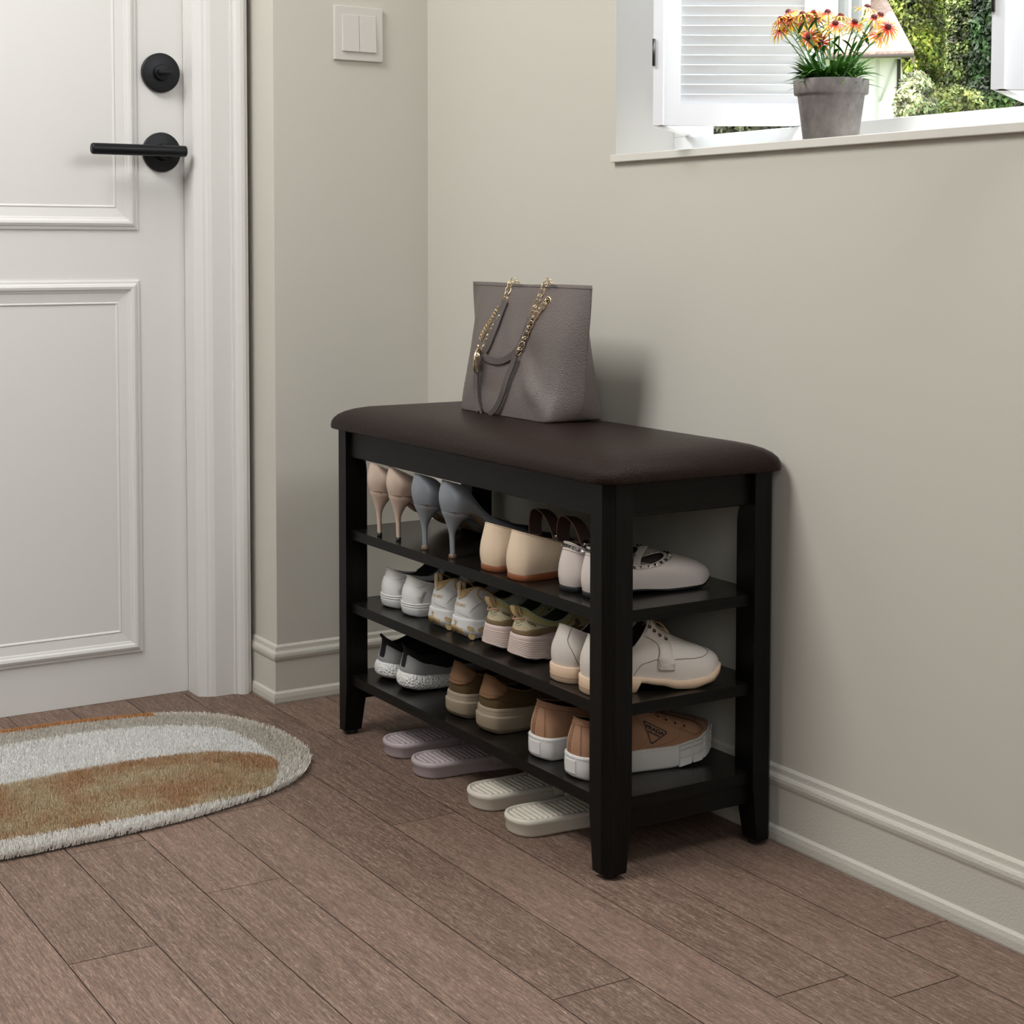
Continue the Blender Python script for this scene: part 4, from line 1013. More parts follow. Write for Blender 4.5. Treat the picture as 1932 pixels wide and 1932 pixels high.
# --- white and gold chunky trainers
def goldtrainer(mir=False):
    t = shoe('chunky_trainer', 'sneaker')
    zt = [(0,0.0335),(0.12,0.0300),(0.25,0.0270),(0.45,0.0300),(0.75,0.026),(1,0.030)]
    zb = [(0,0.0085),(0.010,0.0050),(0.020,0.0050),(0.034,0.0048),(0.050,0.0002),(0.105,0.0),(0.125,0.0045),(0.15,0.0045),(0.17,0.0),(0.30,0.0),(0.325,0.004),(0.35,0.004),(0.375,0),(0.5,0),(0.52,0.004),(0.55,0),(0.75,0.001),(0.88,0.006),(1,0.016)]
    rim = [(0,0.006,0.0740),(0.0135,0.012,0.0780),(0.0215,0.032,0.0800),(0.0235,0.066,0.0590),(0.0225,0.092,0.0640),(0.0150,0.108,0.0850),(0,0.112,0.0930)]
    h1 = [0.018,0.018,0.018,0.012,0.014,0.014,0.018]; d = [(0,0.002,-0.016),(0.003,0.002,-0.016),(0.006,0,-0.014),(0.009,0,-0.010),(0.013,0.010,-0.012),(0.013,0.030,-0.026),(0,0.050,-0.038)]
    s = Last(0.242, [(a*1.02, b) for a, b in SW7], zt, rim, h1, d, [0.002]*7, inset=0.002)
    mw = leather('trainer_white', (206,206,204), 0.6, 500, 0.3); mg = mat('gold_beige', rgb(190,164,118), 0.55, bump=(600, .2, .0005)); md = mat('trainer_lining', rgb(40,30,18), 0.8)
    s.upper(mw, t); s.lining(md, t, 0.004); s.rimtube(mg, t, 0.0016)
    s.patch('collar_lining_panel', [(-0.135,0.99),(-0.07,0.80),(-0.03,0.72),(0.03,0.72),(0.07,0.80),(0.135,0.99)], mg, t, 0.0010)
    s.sole(None, t, zb, [(0,-0.006),(0.03,-0.003),(0.10,0.0005),(0.32,0.0030),(0.36,0.0034),(0.46,0.0031),(0.49,0.0030),(0.6,0.0024),(0.85,0.0014),(0.96,0.0012),(1.0,0.0),(1.0,-0.004)], mats=[mat('trainer_midsole', rgb(208,208,207), 0.55), mg],
           fm=lambda a, f: 1 if (f < 0.46 and (a < 0.060 or a > 0.940)) else 0)
    # gold pods on the side of the midsole
    def pod(tc, f0, f1, w_):
        V, Fc = [], []; n = 14
        for i in range(n):
            a = 2*pi*i/n; tt = tc+w_*(abs(cos(a))**0.6)*(1 if cos(a) > 0 else -1); f = (f0+f1)/2+(f1-f0)/2*(abs(sin(a))**0.6)*(1 if sin(a) > 0 else -1)
            o = s.o2(tt); nn = s.nrm(tt); yy = o.y/s.L; a0, b0 = interp(zb, yy), interp(zt, yy); q = o+nn*0.0042; V.append((q.x, q.y, a0+(b0-a0)*f)); 
        return mk('sole_pod', V, [tuple(range(n))], mg, t, smooth=False)
    for sg in (1, -1):
        for tc, f0, f1, w_ in ((0.112,0.44,0.68,0.021),(0.168,0.42,0.64,0.015),(0.212,0.42,0.64,0.016),(0.118,0.03,0.32,0.020),(0.178,0.03,0.30,0.014),(0.240,0.02,0.30,0.013),(0.29,0.40,0.62,0.016)): pod(sg*tc, f0, f1, w_)
    ml = mat('trainer_seam', rgb(150,150,150), 0.8)
    s.line('heel_seam', [(0,0.18),(0.05,0.10),(0.10,0.06)], ml, t, 0.0003)
    for q in (0.0, 0.05, 0.10, 0.15): s.line('panel_seam', [(0.10+q*0.25,0.20+q),(0.15+q*0.2,0.42+q),(0.22,0.40+q*0.8),(0.30,0.36+q*0.8)], ml, t, 0.00022)
    s.line('gold_arc', [(0.19,0.98),(0.155,0.90),(0.150,0.72),(0.172,0.58)], mg, t, 0.0016, 0.0003)
    tb = spline([Vector((0,0.0070,0.060)),Vector((0,0.0050,0.074)),Vector((0,0.0055,0.086)),Vector((0,0.0095,0.090)),Vector((0,0.0135,0.085)),Vector((0,0.0130,0.074)),Vector((0,0.0110,0.064))], 22)
    V, Fc = [], []
    for q in tb:
        for a, b in ((-0.0052,-0.0008),(0.0052,-0.0008),(0.0052,0.0008),(-0.0052,0.0008)): V.append(q+Vector((a, b, 0)))
    for i in range(21):
        for j in range(4): Fc.append((i*4+j, i*4+(j+1)%4, (i+1)*4+(j+1)%4, (i+1)*4+j))
    pt = mk('pull_tab', V, Fc, mg, t, smooth=False)
    tube('tab_stripe', [q+Vector((0,-0.0011,0)) for q in tb[:12]], 0.0011, mat('tab_white', rgb(220,220,216), 0.6), pt, 5)
    tongue(s, mw, t, 0.135, 0.098, 0.072, 0.100, 0.018, 0.022, 0.005)
    laces(s, mat('lace_white', rgb(214,214,212), 0.7), t, 0.158, 0.118, 4, (0.015,0.015), lambda y: 0.060+(0.160-y)*0.9)
    decal(text_mesh('SKECHERS', 0.0062, 0.0001), s, 'heel_lettering', mg, t, (0.003, 0, 0.053), (1,0,0), (0,0.1,1), (0,1,0), 0.0008)
    # heel logo letter on the midsole
    me = text_mesh('2' if mir else 'S', 0.0125, 0.0004, 0.25); V = []
    for v in me.vertices:
        x = v.co.x; tt = x/0.235; o = s.o2(tt % 1); nn = s.nrm(tt % 1); q = o+nn*0.0032; V.append((q.x, q.y, 0.0235+v.co.y))
    mk('heel_logo', V, [tuple(p_.vertices) for p_ in me.polygons], mg, t, smooth=False)
    return t
g1 = goldtrainer(); g1.location = (0.5065,-0.2690,S2); g1.rotation_euler[2] = radians(0); tag(g1, 'white trainer with gold-beige details on the middle shelf, beside the plain white pair', None, 'white and gold trainers')
g2 = goldtrainer(True); g2.location = (0.5825,-0.2700,S2); g2.rotation_euler[2] = radians(-2); tag(g2, 'white trainer with gold-beige sole pods on the middle shelf, beside the olive-pink pair', None, 'white and gold trainers')

# --- olive / pink platform trainers
def dadtrainer():
    t = shoe('platform_trainer', 'sneaker')
    zt = [(0,0.0405),(0.15,0.0385),(0.45,0.036),(0.75,0.030),(1,0.031)]
    zb = [(0,0.0095),(0.05,0.0055),(0.10,0.0035),(0.14,0.004),(0.2,0.0005),(0.3,0.0),(0.34,0.0025),(0.37,0.0),(0.52,0),(0.55,0.0025),(0.58,0),(0.75,0.001),(0.88,0.006),(1,0.018)]
    rim = [(0,0.011,0.0790),(0.0120,0.015,0.0780),(0.0210,0.036,0.0640),(0.0235,0.064,0.0560),(0.0225,0.088,0.0680),(0.0150,0.104,0.0890),(0,0.110,0.0960)]
    h1 = [0.014,0.014,0.012,0.010,0.012,0.014,0.018]; d = [(0,0.005,-0.016),(0.003,0.004,-0.016),(0.006,0,-0.010),(0.009,0,-0.008),(0.013,0.010,-0.012),(0.013,0.028,-0.026),(0,0.048,-0.038)]
    s = Last(0.240, [(a*0.975, b) for a, b in SW7], zt, rim, h1, d, [0.001]*7, inset=0.004)
    mo = mat('khaki_fabric', rgb(182,172,138), 0.7, bump=(500, .3, .0005)); mb = mat('olive_brown_suede', rgb(116,100,70), 0.9); mp_ = mat('dusty_pink_mesh', rgb(196,166,160), 0.85, bump=(800, .5, .0006)); my = mat('olive_yellow_lining', rgb(176,168,112), 0.85); mgn = mat('sage_edge', rgb(154,166,136), 0.7); mi_ = mat('sage_dark_lining', rgb(60,66,48), 0.9)
    def fm(a, k):
        b = min(a, 1-a)
        if k > 0.80-0.6*b and b < 0.30: return 1
        if k < 0.22 and b < 0.26: return 2
        return 0
    s.upper(None, t, mats=[mo, my, mp_], fm=fm, nk=20); s.lining(mi_, t, 0.004); s.rimtube(mgn, t, 0.0019)
    s.patch('suede_band', [(-0.12,0.0),(-0.12,0.17),(0,0.15),(0.09,0.18),(0.16,0.34),(0.215,0.62),(0.25,0.60),(0.30,0.30),(0.36,0.22),(0.40,0.0),(0.31,0.0),(0.27,0.12),(0.235,0.20),(0.20,0.12),(0.165,0.0)], mb, t, 0.0014)
    s.line('grey_piping', [(0.08,0.60),(0.14,0.62),(0.20,0.60),(0.25,0.66),(0.30,0.84),(0.34,0.92)], mat('grey_piping', rgb(150,142,128), 0.7), t, 0.0010)
    s.line('white_wave', [(-0.04,0.36),(0,0.34),(0.022,0.34),(0.045,0.44),(0.07,0.43),(0.105,0.34),(0.13,0.28)], mat('wave_white', rgb(214,212,200), 0.6), t, 0.0009)
    s.patch('side_slot', [(0.088,0.53),(0.094,0.60),(0.125,0.60),(0.150,0.54),(0.148,0.47),(0.110,0.49)], mat('slot_olive', rgb(104,98,72), 0.8), t, 0.0008)
    s.patch('side_slot', [(0.262,0.50),(0.290,0.66),(0.312,0.82),(0.320,0.80),(0.300,0.60),(0.272,0.46)], mat('slot_olive', rgb(104,98,72), 0.8), t, 0.0008)
    tube('pink_cord', [s.S(0.066, 0.60)+Vector((0,0,0)), s.S(0.05, 0.64)+s.N(0.05, 0.64)*0.004, Vector((0,-0.0005,0.0625)), s.S(-0.05, 0.64)+s.N(-0.05, 0.64)*0.004, s.S(-0.066, 0.60)], 0.0011, mat('pink_cord', rgb(206,160,138), 0.5), t, 6)
    tb = spline([s.S(0, 0.62)+Vector((0,-0.001,0)), Vector((0,0.0030,0.070)), Vector((0,-0.0010,0.080)), Vector((0,0.0020,0.0835)), Vector((0,0.0065,0.079)), Vector((0,0.0095,0.070)), s.S(0, 0.72)+Vector((0,0.001,0))], 22)
    V, Fc = [], []
    for i, q in enumerate(tb):
        w_ = 0.0062
        for a, b in ((-w_,-0.0009),(w_,-0.0009),(w_,0.0009),(-w_,0.0009)): V.append(q+Vector((a, b, 0)))
    for i in range(21):
        for j in range(4): Fc.append((i*4+j, i*4+(j+1)%4, (i+1)*4+(j+1)%4, (i+1)*4+j))
    mk('pull_tab', V, Fc, mat('tab_tan', rgb(214,190,140), 0.6), t, smooth=False)
    pr = [(0,-0.006),(0.02,-0.001),(0.06,0.0035)]
    for i in range(9): f = 0.10+i*0.075; o_ = 0.0034-0.0038*(f-0.1)/0.7; pr += [(f, o_), (f+0.030, o_+0.0004), (f+0.050, o_-0.0012)]
    pr += [(0.80,0.0),(0.90,-0.001),(0.96,-0.0012),(1.0,-0.0030),(1.0,-0.0055)]
    s.sole(mat('blush_foam', rgb(210,192,184), 0.6), t, zb, pr)
    laces(s, mat('lace_khaki', rgb(150,140,108), 0.7), t, 0.158, 0.116, 5, (0.015,0.015), lambda y: 0.062+(0.160-y)*0.9, 0.0026)
    tongue(s, mgn, t, 0.135, 0.098, 0.074, 0.102, 0.018, 0.020, 0.004)
    return t
pair(dadtrainer(), [(0.6795,-0.2700,0),(0.7545,-0.2710,-2)], ['olive and pink platform trainer on the middle shelf, beside the white and gold pair', 'olive and pink platform trainer on the middle shelf, beside the ivory lace-up'], 'platform trainers', S2)

# --- ivory lace-up shoes
def derby():
    t = shoe('lace_up_shoe')
    zt = [(0,0.0235),(0.30,0.0225),(0.48,0.0175),(0.64,0.0130),(0.80,0.0145),(1,0.0250)]; zb = [(0,0.0),(0.345,0.0),(0.346,0.0135),(0.48,0.0085),(0.62,0.0015),(0.72,0.0005),(0.85,0.0055),(1,0.0155)]
    rim = [(0,0.0105,0.0805),(0.014,0.015,0.0780),(0.0225,0.034,0.0690),(0.0235,0.060,0.0600),(0.0195,0.082,0.0780),(0.0130,0.094,0.0960),(0,0.098,0.1010)]
    h1 = [0.026,0.026,0.024,0.020,0.024,0.028,0.030]; d = [(0,-0.006,-0.020),(0.004,-0.005,-0.020),(0.007,0,-0.016),(0.009,0,-0.010),(0.010,0.008,-0.014),(0.009,0.028,-0.040),(0,0.040,-0.050)]
    s = Last(0.212, [(0,0),(0.0225,0.030),(0.0290,0.11),(0.0280,0.36),(0.0385,0.66),(0.0325,0.885),(0,1)], zt, rim, h1, d, [0.005,0.005,0.004,0.003,0.003,0.003,0.002], inset=0.0012)
    mi = leather('ivory_leather', (212,204,196), 0.5, 380, 0.22); ml = mat('ivory_seam', rgb(120,108,96), 0.7)
    s.upper(mi, t); s.lining(mat('oxblood_lining', rgb(58,36,28), 0.7), t, 0.0025); s.rimtube(mi, t, 0.0010)
    s.sole(mat('peach_sole', rgb(220,192,164), 0.5), t, zb, [(0,-0.0005),(0.06,0.0012),(0.94,0.0020),(1,0.0008),(1,-0.004)])
    # stacked-heel line, welt groove
    V = [s.o2(-0.19+0.38*i/40)+s.nrm(-0.19+0.38*i/40)*0.0018 for i in range(41)]
    tube('heel_line', [Vector((v.x, v.y, 0.0085)) for v in V], 0.0004, mat('peach_line', rgb(176,146,118), 0.6), t, 4)
    FC = [(0.287,0.21),(0.303,0.46),(0.334,0.64),(0.350,0.76),(0.345,0.985),(0.455,0.985),(0.427,0.82),(0.397,0.70),(0.352,0.52),(0.318,0.22)]
    s.patch('facing', FC, mi, t, 0.0012, 0.01, 0.04)
    s.patch('facing', [(1-a, b) for a, b in FC[::-1]], mi, t, 0.0012, 0.01, 0.04)
    s.line('facing_seam', [(0.318,0.215),(0.287,0.205),(0.302,0.46),(0.333,0.64),(0.349,0.76),(0.335,0.97)], ml, t, 0.0004, 0.0010, 50)
    s.line('apron_seam', [(0.336,0.41),(0.375,0.38),(0.430,0.315),(0.462,0.32),(0.480,0.40),(0.5,0.44),(0.520,0.40),(0.538,0.32),(0.57,0.315),(0.625,0.38),(0.664,0.41)], ml, t, 0.0005)
    s.line('quarter_seam', [(0.235,0.02),(0.245,0.22),(0.265,0.41),(0.305,0.47)], ml, t, 0.0004)
    s.line('heel_curve_seam', [(0.085,0.99),(0.070,0.80),(0.068,0.62),(0.10,0.35),(0.135,0.12),(0.16,0.02)], ml, t, 0.0005); s.line('heel_curve_seam', [(-0.085,0.99),(-0.070,0.80),(-0.068,0.62),(-0.10,0.35),(-0.135,0.12)], ml, t, 0.0005)
    ey = [(0.400,0.75),(0.396,0.82),(0.394,0.895),(0.391,0.965)]
    eyelets(s, mat('eyelet_brown', rgb(66,50,38), 0.4, 0.5), t, ey, 0.0021)
    mla = mat('tan_lace', rgb(176,146,112), 0.7); V, Fc = [], []
    for i, (a, k) in enumerate(ey):
        p0, p1 = s.S(a, k)+s.N(a, k)*0.0022, s.S(1-a, k)+s.N(a, k)*0.001; mdp = (p0+p1)/2+Vector((0,0.001,0.0045))
        tube_geo(spline([p0, p0.lerp(mdp, 0.55)+Vector((0,0,0.003)), mdp, p1.lerp(mdp, 0.55)+Vector((0,0,0.003)), p1], 14), 0.0010, 6, False, V, Fc)
    c = (s.S(0.394,0.89)+s.S(0.606,0.89))/2+Vector((0,0.003,0.006))
    for sg in (1, -1):
        tube_geo(spline([c, c+Vector((sg*0.011,0.008,0.004)), c+Vector((sg*0.018,0.020,-0.010)), c+Vector((sg*0.014,0.012,-0.004)), c], 20), 0.0010, 6, False, V, Fc)
        tube_geo(spline([c, c+Vector((sg*0.012,0.002,0.0)), c+Vector((sg*0.0215,0.003,-0.012)), c+Vector((sg*0.0275,0.004,-0.026))], 12), 0.0010, 6, False, V, Fc)
    mk('laces', V, Fc, mla, t)
    tongue(s, mi, t, 0.106, 0.088, 0.090, 0.104, 0.010, 0.013, 0.002)
    return t
pair(derby(), [(0.8895,-0.2810,4),(0.9590,-0.2840,-10)], ['ivory leather lace-up on the middle shelf, only its heel visible', 'ivory leather lace-up behind the front right leg, tan laces and toe showing'], 'ivory lace-up shoes', S2)

# --- black and grey runners with a white foam sole
def runner():
    t = shoe('running_shoe', 'sneaker')
    zt = [(0,0.0320),(0.15,0.0270),(0.35,0.0250),(0.75,0.022),(1,0.027)]; zb = [(0,0.0065),(0.12,0.0030),(0.25,0.002),(0.75,0.002),(1,0.012)]
    rim = [(0,0.003,0.0790),(0.0105,0.012,0.0700),(0.0190,0.034,0.0580),(0.0225,0.062,0.0620),(0.0205,0.088,0.0760),(0.0130,0.104,0.0930),(0,0.108,0.0980)]
    h1 = [0.014,0.014,0.014,0.010,0.012,0.014,0.018]; d = [(0,0.009,-0.018),(0.004,0.005,-0.012),(0.008,0,-0.006),(0.009,0,-0.010),(0.013,0.010,-0.012),(0.013,0.030,-0.026),(0,0.050,-0.038)]
    s = Last(0.244, [(a*1.0, b) for a, b in SW7], zt, rim, h1, d, [0.0]*7, inset=0.003)
    mk_ = mat('black_knit', rgb(18,17,17), 0.95, bump=(900, 1.0, 0.001), var=(700, 0.6)); mgr = mat('grey_heel_shell', rgb(140,140,141), 0.5)
    s.upper(mk_, t); s.lining(mat('black_lining', rgb(10,10,10), 0.9), t, 0.003); s.rimtube(mk_, t, 0.0014)
    s.patch('heel_clip', [(0.028,0.17),(-0.028,0.17),(-0.036,0.24),(-0.044,0.62),(-0.056,0.70),(-0.12,0.66),(-0.20,0.50),(-0.25,0.24),(-0.30,0.12),(-0.36,0.06),(-0.36,0.0),(0.36,0.0),(0.36,0.06),(0.30,0.12),(0.25,0.24),(0.20,0.50),(0.12,0.66),(0.056,0.70),(0.044,0.62),(0.036,0.24)], mgr, t, 0.0012, 0.012, 0.05)
    for a, b in ((0.26,0.275),(0.725,0.74)): pass
    s.patch('side_cage', [(0.235,0.26),(0.27,0.40),(0.30,0.34),(0.33,0.55),(0.355,0.80),(0.385,0.80),(0.37,0.55),(0.38,0.20),(0.34,0.08),(0.28,0.12)], mgr, t, 0.0011, 0.012, 0.05)
    s.patch('side_cage', [(0.765,0.26),(0.72,0.12),(0.66,0.08),(0.62,0.20),(0.63,0.55),(0.615,0.80),(0.645,0.80),(0.67,0.55),(0.70,0.34),(0.73,0.40)], mgr, t, 0.0011, 0.012, 0.05)
    s.sole(mat('white_foam', rgb(226,226,224), 0.65, wave=(260, 0.9, 0.0022), var=(300, 0.05)), t, zb, [(0,-0.004),(0.06,0.0005),(0.25,0.0030),(0.55,0.0036),(0.80,0.0020),(0.93,0.0002),(1.0,-0.0015),(1.0,-0.005)])
    z2 = [(a, 0.0 if 0.15 < a < 0.8 else b-0.0025) for a, b in zb]
    s2 = Last(0.244, SW7, [(a, b+0.0006) for a, b in zb], rim, h1, d, [0.0]*7); s2.sole(mat('black_outsole', rgb(20,20,20), 0.6), t, z2, [(0,-0.006),(0.5,-0.003),(1,-0.002)], name='outsole')
    V, Fc = [], []
    for i in range(5):
        y = 0.128+0.011*i; z = 0.083-0.0085*i; tube_geo(spline([Vector((-0.021,y+0.006,z-0.012)), Vector((-0.011,y,z-0.001)), Vector((0,y-0.002,z+0.003)), Vector((0.011,y,z-0.001)), Vector((0.021,y+0.006,z-0.012))], 11), 0.0022, 6, False, V, Fc)
    mk('laces', V, Fc, mat('lace_grey', rgb(120,120,121), 0.7), t)
    return t
pair(runner(), [(0.3125,-0.2680,2),(0.3915,-0.2690,-4)], ['black and grey running shoe on the bottom shelf, beside the left leg', 'black and grey running shoe on the bottom shelf, beside the brown sneakers'], 'running shoes', S3)

# --- brown sneakers with a thick taupe sole
def brownsneaker():
    t = shoe('brown_sneaker', 'sneaker')
    zt = [(0,0.0400),(0.3,0.0365),(0.75,0.032),(1,0.034)]; zb = [(0,0.0035),(0.08,0.0005),(0.15,0.0),(0.75,0.0),(1,0.008)]
    rim = [(0,0.0130,0.0865),(0.013,0.017,0.0845),(0.0215,0.038,0.0690),(0.0230,0.070,0.0600),(0.0210,0.095,0.0680),(0.0140,0.110,0.0860),(0,0.114,0.0920)]
    h1 = [0.016,0.016,0.014,0.010,0.012,0.014,0.018]; d = [(0,-0.002,-0.018),(0.003,-0.002,-0.018),(0.006,0,-0.010),(0.008,0,-0.008),(0.012,0.010,-0.010),(0.012,0.030,-0.024),(0,0.050,-0.036)]
    s = Last(0.240, [(a*1.10, b) for a, b in SW7], zt, rim, h1, d, [0.001]*7, inset=0.0045)
    m1 = leather('dark_olive_brown_suede', (80,62,34), 0.85, 500, 0.4); m2 = leather('brown_nubuck', (122,90,62), 0.75, 500, 0.3)
    s.upper(m1, t); s.lining(mat('black_lining', rgb(10,10,10), 0.9), t, 0.003); s.rimtube(m2, t, 0.0014)
    s.patch('heel_patch', [(-0.165,0.99),(-0.145,0.55),(-0.11,0.36),(-0.06,0.30),(0.0,0.29),(0.06,0.30),(0.11,0.36),(0.145,0.55),(0.165,0.99)], m2, t, 0.0020)
    s.dashes('heel_stitching', [(-0.12,0.50),(-0.06,0.42),(0.0,0.41),(0.06,0.42),(0.12,0.50)], mat('brown_thread', rgb(60,42,26), 0.8), t, 18, 0.00035, 0.0022)
    s.line('quarter_seam', [(0.13,0.32),(0.17,0.28),(0.20,0.15),(0.22,0.02)], mat('brown_thread', rgb(60,42,26), 0.8), t, 0.0004)
    s.sole(mat('taupe_rubber', rgb(146,132,112), 0.65, bump=(400, .15, .0006)), t, zb, [(0,-0.0045),(0.04,-0.002),(0.10,-0.0015),(0.105,-0.0005),(0.2,0.0008),(0.62,0.0012),(0.66,0.0010),(0.69,-0.0012),(0.74,-0.0018),(0.80,-0.0012),(0.82,-0.0020),(0.86,-0.0016),(0.95,-0.0022),(1.0,-0.0035),(1.0,-0.007)])
    laces(s, m1, t, 0.158, 0.120, 4, (0.014,0.014), lambda y: 0.062+(0.160-y)*0.8)
    return t
pair(brownsneaker(), [(0.5735,-0.2760,0),(0.6700,-0.2775,-2)], ['brown suede sneaker on the bottom shelf, behind the grey running shoe', 'brown suede sneaker on the bottom shelf, beside the tan canvas sneakers'], 'brown sneakers', S3)

# --- tan canvas sneakers with a white block sole
def tansneaker():
    t = shoe('tan_sneaker', 'sneaker')
    zt = [(0,0.0335),(0.30,0.0325),(0.62,0.0325),(0.80,0.0370),(0.90,0.0435),(1,0.0475)]; zb = [(0,0.0015),(0.06,0.0),(0.62,0.0),(0.80,0.004),(1,0.020)]
    rim = [(0,0.0115,0.0830),(0.014,0.016,0.0820),(0.0225,0.038,0.0755),(0.0235,0.070,0.0700),(0.0205,0.092,0.0790),(0.0140,0.104,0.0900),(0,0.108,0.0950)]
    h1 = [0.020,0.020,0.018,0.014,0.014,0.010,0.008]; d = [(0,-0.003,-0.018),(0.003,-0.003,-0.018),(0.004,0,-0.014),(0.007,0,-0.010),(0.014,0.008,-0.012),(0.014,0.034,-0.020),(0,0.060,-0.030)]
    s = Last(0.239, [(0,0),(0.0245,0.030),(0.0320,0.11),(0.0315,0.36),(0.0405,0.66),(0.0345,0.885),(0,1)], zt, rim, h1, d, [0.001]*7, inset=0.0028)
    m1 = leather('tan_canvas', (162,124,98), 0.8, 620, 0.3); th_ = mat('tan_thread', rgb(112,74,44), 0.8); tl = mat('tan_light_thread', rgb(206,160,116), 0.8)
    s.upper(m1, t); s.lining(mat('black_lining', rgb(10,10,10), 0.9), t, 0.003); s.rimtube(m1, t, 0.0012)
    for k in (0.84, 0.88): s.dashes('collar_stitching', [(-0.22,k),(-0.1,k),(0,k),(0.1,k),(0.22,k)], tl if k > 0.85 else th_, t, 46, 0.00035)
    for a in (-0.013, -0.007, 0.062, 0.068): s.dashes('heel_stitching', [(a,0.02),(a,0.4),(a,0.82)], th_, t, 16, 0.00035)
    s.line('heel_seam', [(0.018-0.045,0.02),(0.018-0.045,0.8)], th_, t, 0.0003)
    EY = [(0.371,0.985),(0.371,0.60),(0.373,0.30),(0.382,0.12),(0.415,0.10),(0.435,0.26),(0.448,0.40),(0.452,0.985)]
    s.patch('eyestay', EY, m1, t, 0.0010, 0.01, 0.04); s.patch('eyestay', [(1-a, b) for a, b in EY[::-1]], m1, t, 0.0010, 0.01, 0.04)
    s.dashes('eyestay_stitching', [(0.377,0.97),(0.377,0.60),(0.379,0.32),(0.388,0.16)], th_, t, 34, 0.0003, 0.0012)
    s.line('toe_seam', [(0.40,0.02),(0.405,0.16),(0.42,0.28),(0.45,0.36),(0.5,0.39)], th_, t, 0.0005)
    ey = [(0.398,0.42),(0.397,0.53),(0.398,0.64),(0.402,0.74),(0.410,0.84)]
    eyelets(s, mat('eyelet_tan', rgb(168,128,88), 0.45, 0.3), t, ey, 0.0027)
    V, Fc = [], []
    for (a, k) in ey:
        p0, p1 = s.S(a+0.012, k)+s.N(a, k)*0.001, s.S(1-a-0.012, k)+s.N(1-a, k)*0.001; md_ = (p0+p1)/2+Vector((0,0.001,0.0035)); tube_geo(spline([p0, md_, p1], 12), 0.0026, 6, False, V, Fc, r2=0.0014)
    mk('laces', V, Fc, m1, t)
    # emblem on the outer side: rounded triangle with lettering
    A_, B__, C__ = Vector((0.350,0.84)), Vector((0.345,0.41)), Vector((0.285,0.12))   # the emblem's corners in (t,k)
    pA, pB, pC = (s.S(q.x, q.y) for q in (A_, B__, C__)); Eu = (pB-pA)/0.047; Ev = ((pA+pB)/2-pC)/0.0415; O3 = (pA+pB)/2-Ev*0.0175; En = -(Eu.cross(Ev).normalized())
    if En.x > 0: En = -En
    def tkdecal(vs, fs, name, m, par, dx=0.0, dy=0.0, sc=1.0): return decal(([(v[0]+dx, v[1]+dy) for v in vs], fs), s, name, m, par, O3, Eu, Ev, En, 0.0012)
    tri = [(-0.0235,0.0175),(0.0235,0.0175),(0.0,-0.0240)]; n = 3; outer = []
    for i in range(3):
        a, b, c = Vector(tri[(i-1)%3]), Vector(tri[i]), Vector(tri[(i+1)%3]); r = 0.007; u = (a-b).normalized()*r; w_ = (c-b).normalized()*r
        for q in range(6): f = q/5; outer.append((b+u)*(1-f)**2+b*2*f*(1-f)+(b+w_)*f*f)
    pts = []
    for i in range(len(outer)):
        a, b = outer[i], outer[(i+1) % len(outer)]; q = max(1, int((b-a).length/0.003))
        for j in range(q): pts.append(a.lerp(b, j/q))
    k = len(pts); inner = [p_*0.875+Vector((0,0.0003)) for p_ in pts]; geo = ([tuple(p_)+(0,) for p_ in pts]+[tuple(p_)+(0,) for p_ in inner], [(i, (i+1)%k, k+(i+1)%k, k+i) for i in range(k)])
    mbk = mat('emblem_black', rgb(16,14,13), 0.5)
    em = tkdecal(geo[0], geo[1], 'triangle_emblem', mbk, t)
    for w_, sz, bo, y_ in (('PRADA', 0.0104, 0.00050, 0.0085), ('MILANO', 0.0056, 0.00030, 0.0003)):
        me = text_mesh(w_, sz, bo); tkdecal([tuple(v.co) for v in me.vertices], [tuple(p_.vertices) for p_ in me.polygons], 'lettering', mbk, em, 0.0, y_)
    s.dashes('panel_stitching', [(0.345,0.99),(0.318,0.70),(0.285,0.30),(0.262,0.04)], th_, t, 30, 0.0003); s.dashes('panel_stitching', [(0.272,0.04),(0.310,0.10),(0.345,0.22),(0.368,0.36)], th_, t, 22, 0.0003)
    mr = mat('white_rubber_sole', rgb(218,217,216), 0.55)
    so_ = s.sole(mr, t, zb, [(0,-0.004),(0.05,-0.0015),(0.15,0),(0.55,0.0004),(0.9,-0.0002),(0.97,-0.0006),(1.0,-0.0018),(1.0,-0.005)])
    # raised tread blocks wrapping the toe, and a moulded plate at the heel
    def block(t0, t1, f0, f1, off=0.0025, name='toe_block'):
        V, Fc = [], []; n = 5
        for o_ in (0.0002, off):
            for f in (f0, f1):
                for i in range(n):
                    tt = t0+(t1-t0)*i/(n-1); ins = 0.0 if o_ < 0.0005 else 0.10; tt2 = tt+(0.5-i/(n-1))*(t1-t0)*ins; f2 = f+((f0+f1)/2-f)*ins
                    o = s.o2(tt2); nn = s.nrm(tt2); y = o.y/s.L; a, b = interp(zb, y), interp(zt, y); q = o+nn*(o_+0.0004); V.append((q.x, q.y, a+(b-a)*f2))
        for i in range(n-1): Fc += [(2*n+i, 2*n+i+1, 3*n+i+1, 3*n+i), (i, i+1, 2*n+i+1, 2*n+i), (n+i+1, n+i, 3*n+i, 3*n+i+1)]
        Fc += [(0, 2*n, 3*n, n), (n-1, 2*n-1, 4*n-1, 3*n-1)]
        return V, Fc
    V, Fc = [], []
    def add(g): b = len(V); V.extend(g[0]); Fc.extend([tuple(q+b for q in f) for f in g[1]])
    t0 = 0.335
    while t0 < 0.655:
        for f0, f1 in ((0.02,0.36),(0.42,0.74),(0.79,0.95)): add(block(t0, t0+0.030, f0, f1))
        t0 += 0.0335
    mk('toe_blocks', V, Fc, mr, so_, smooth=False)
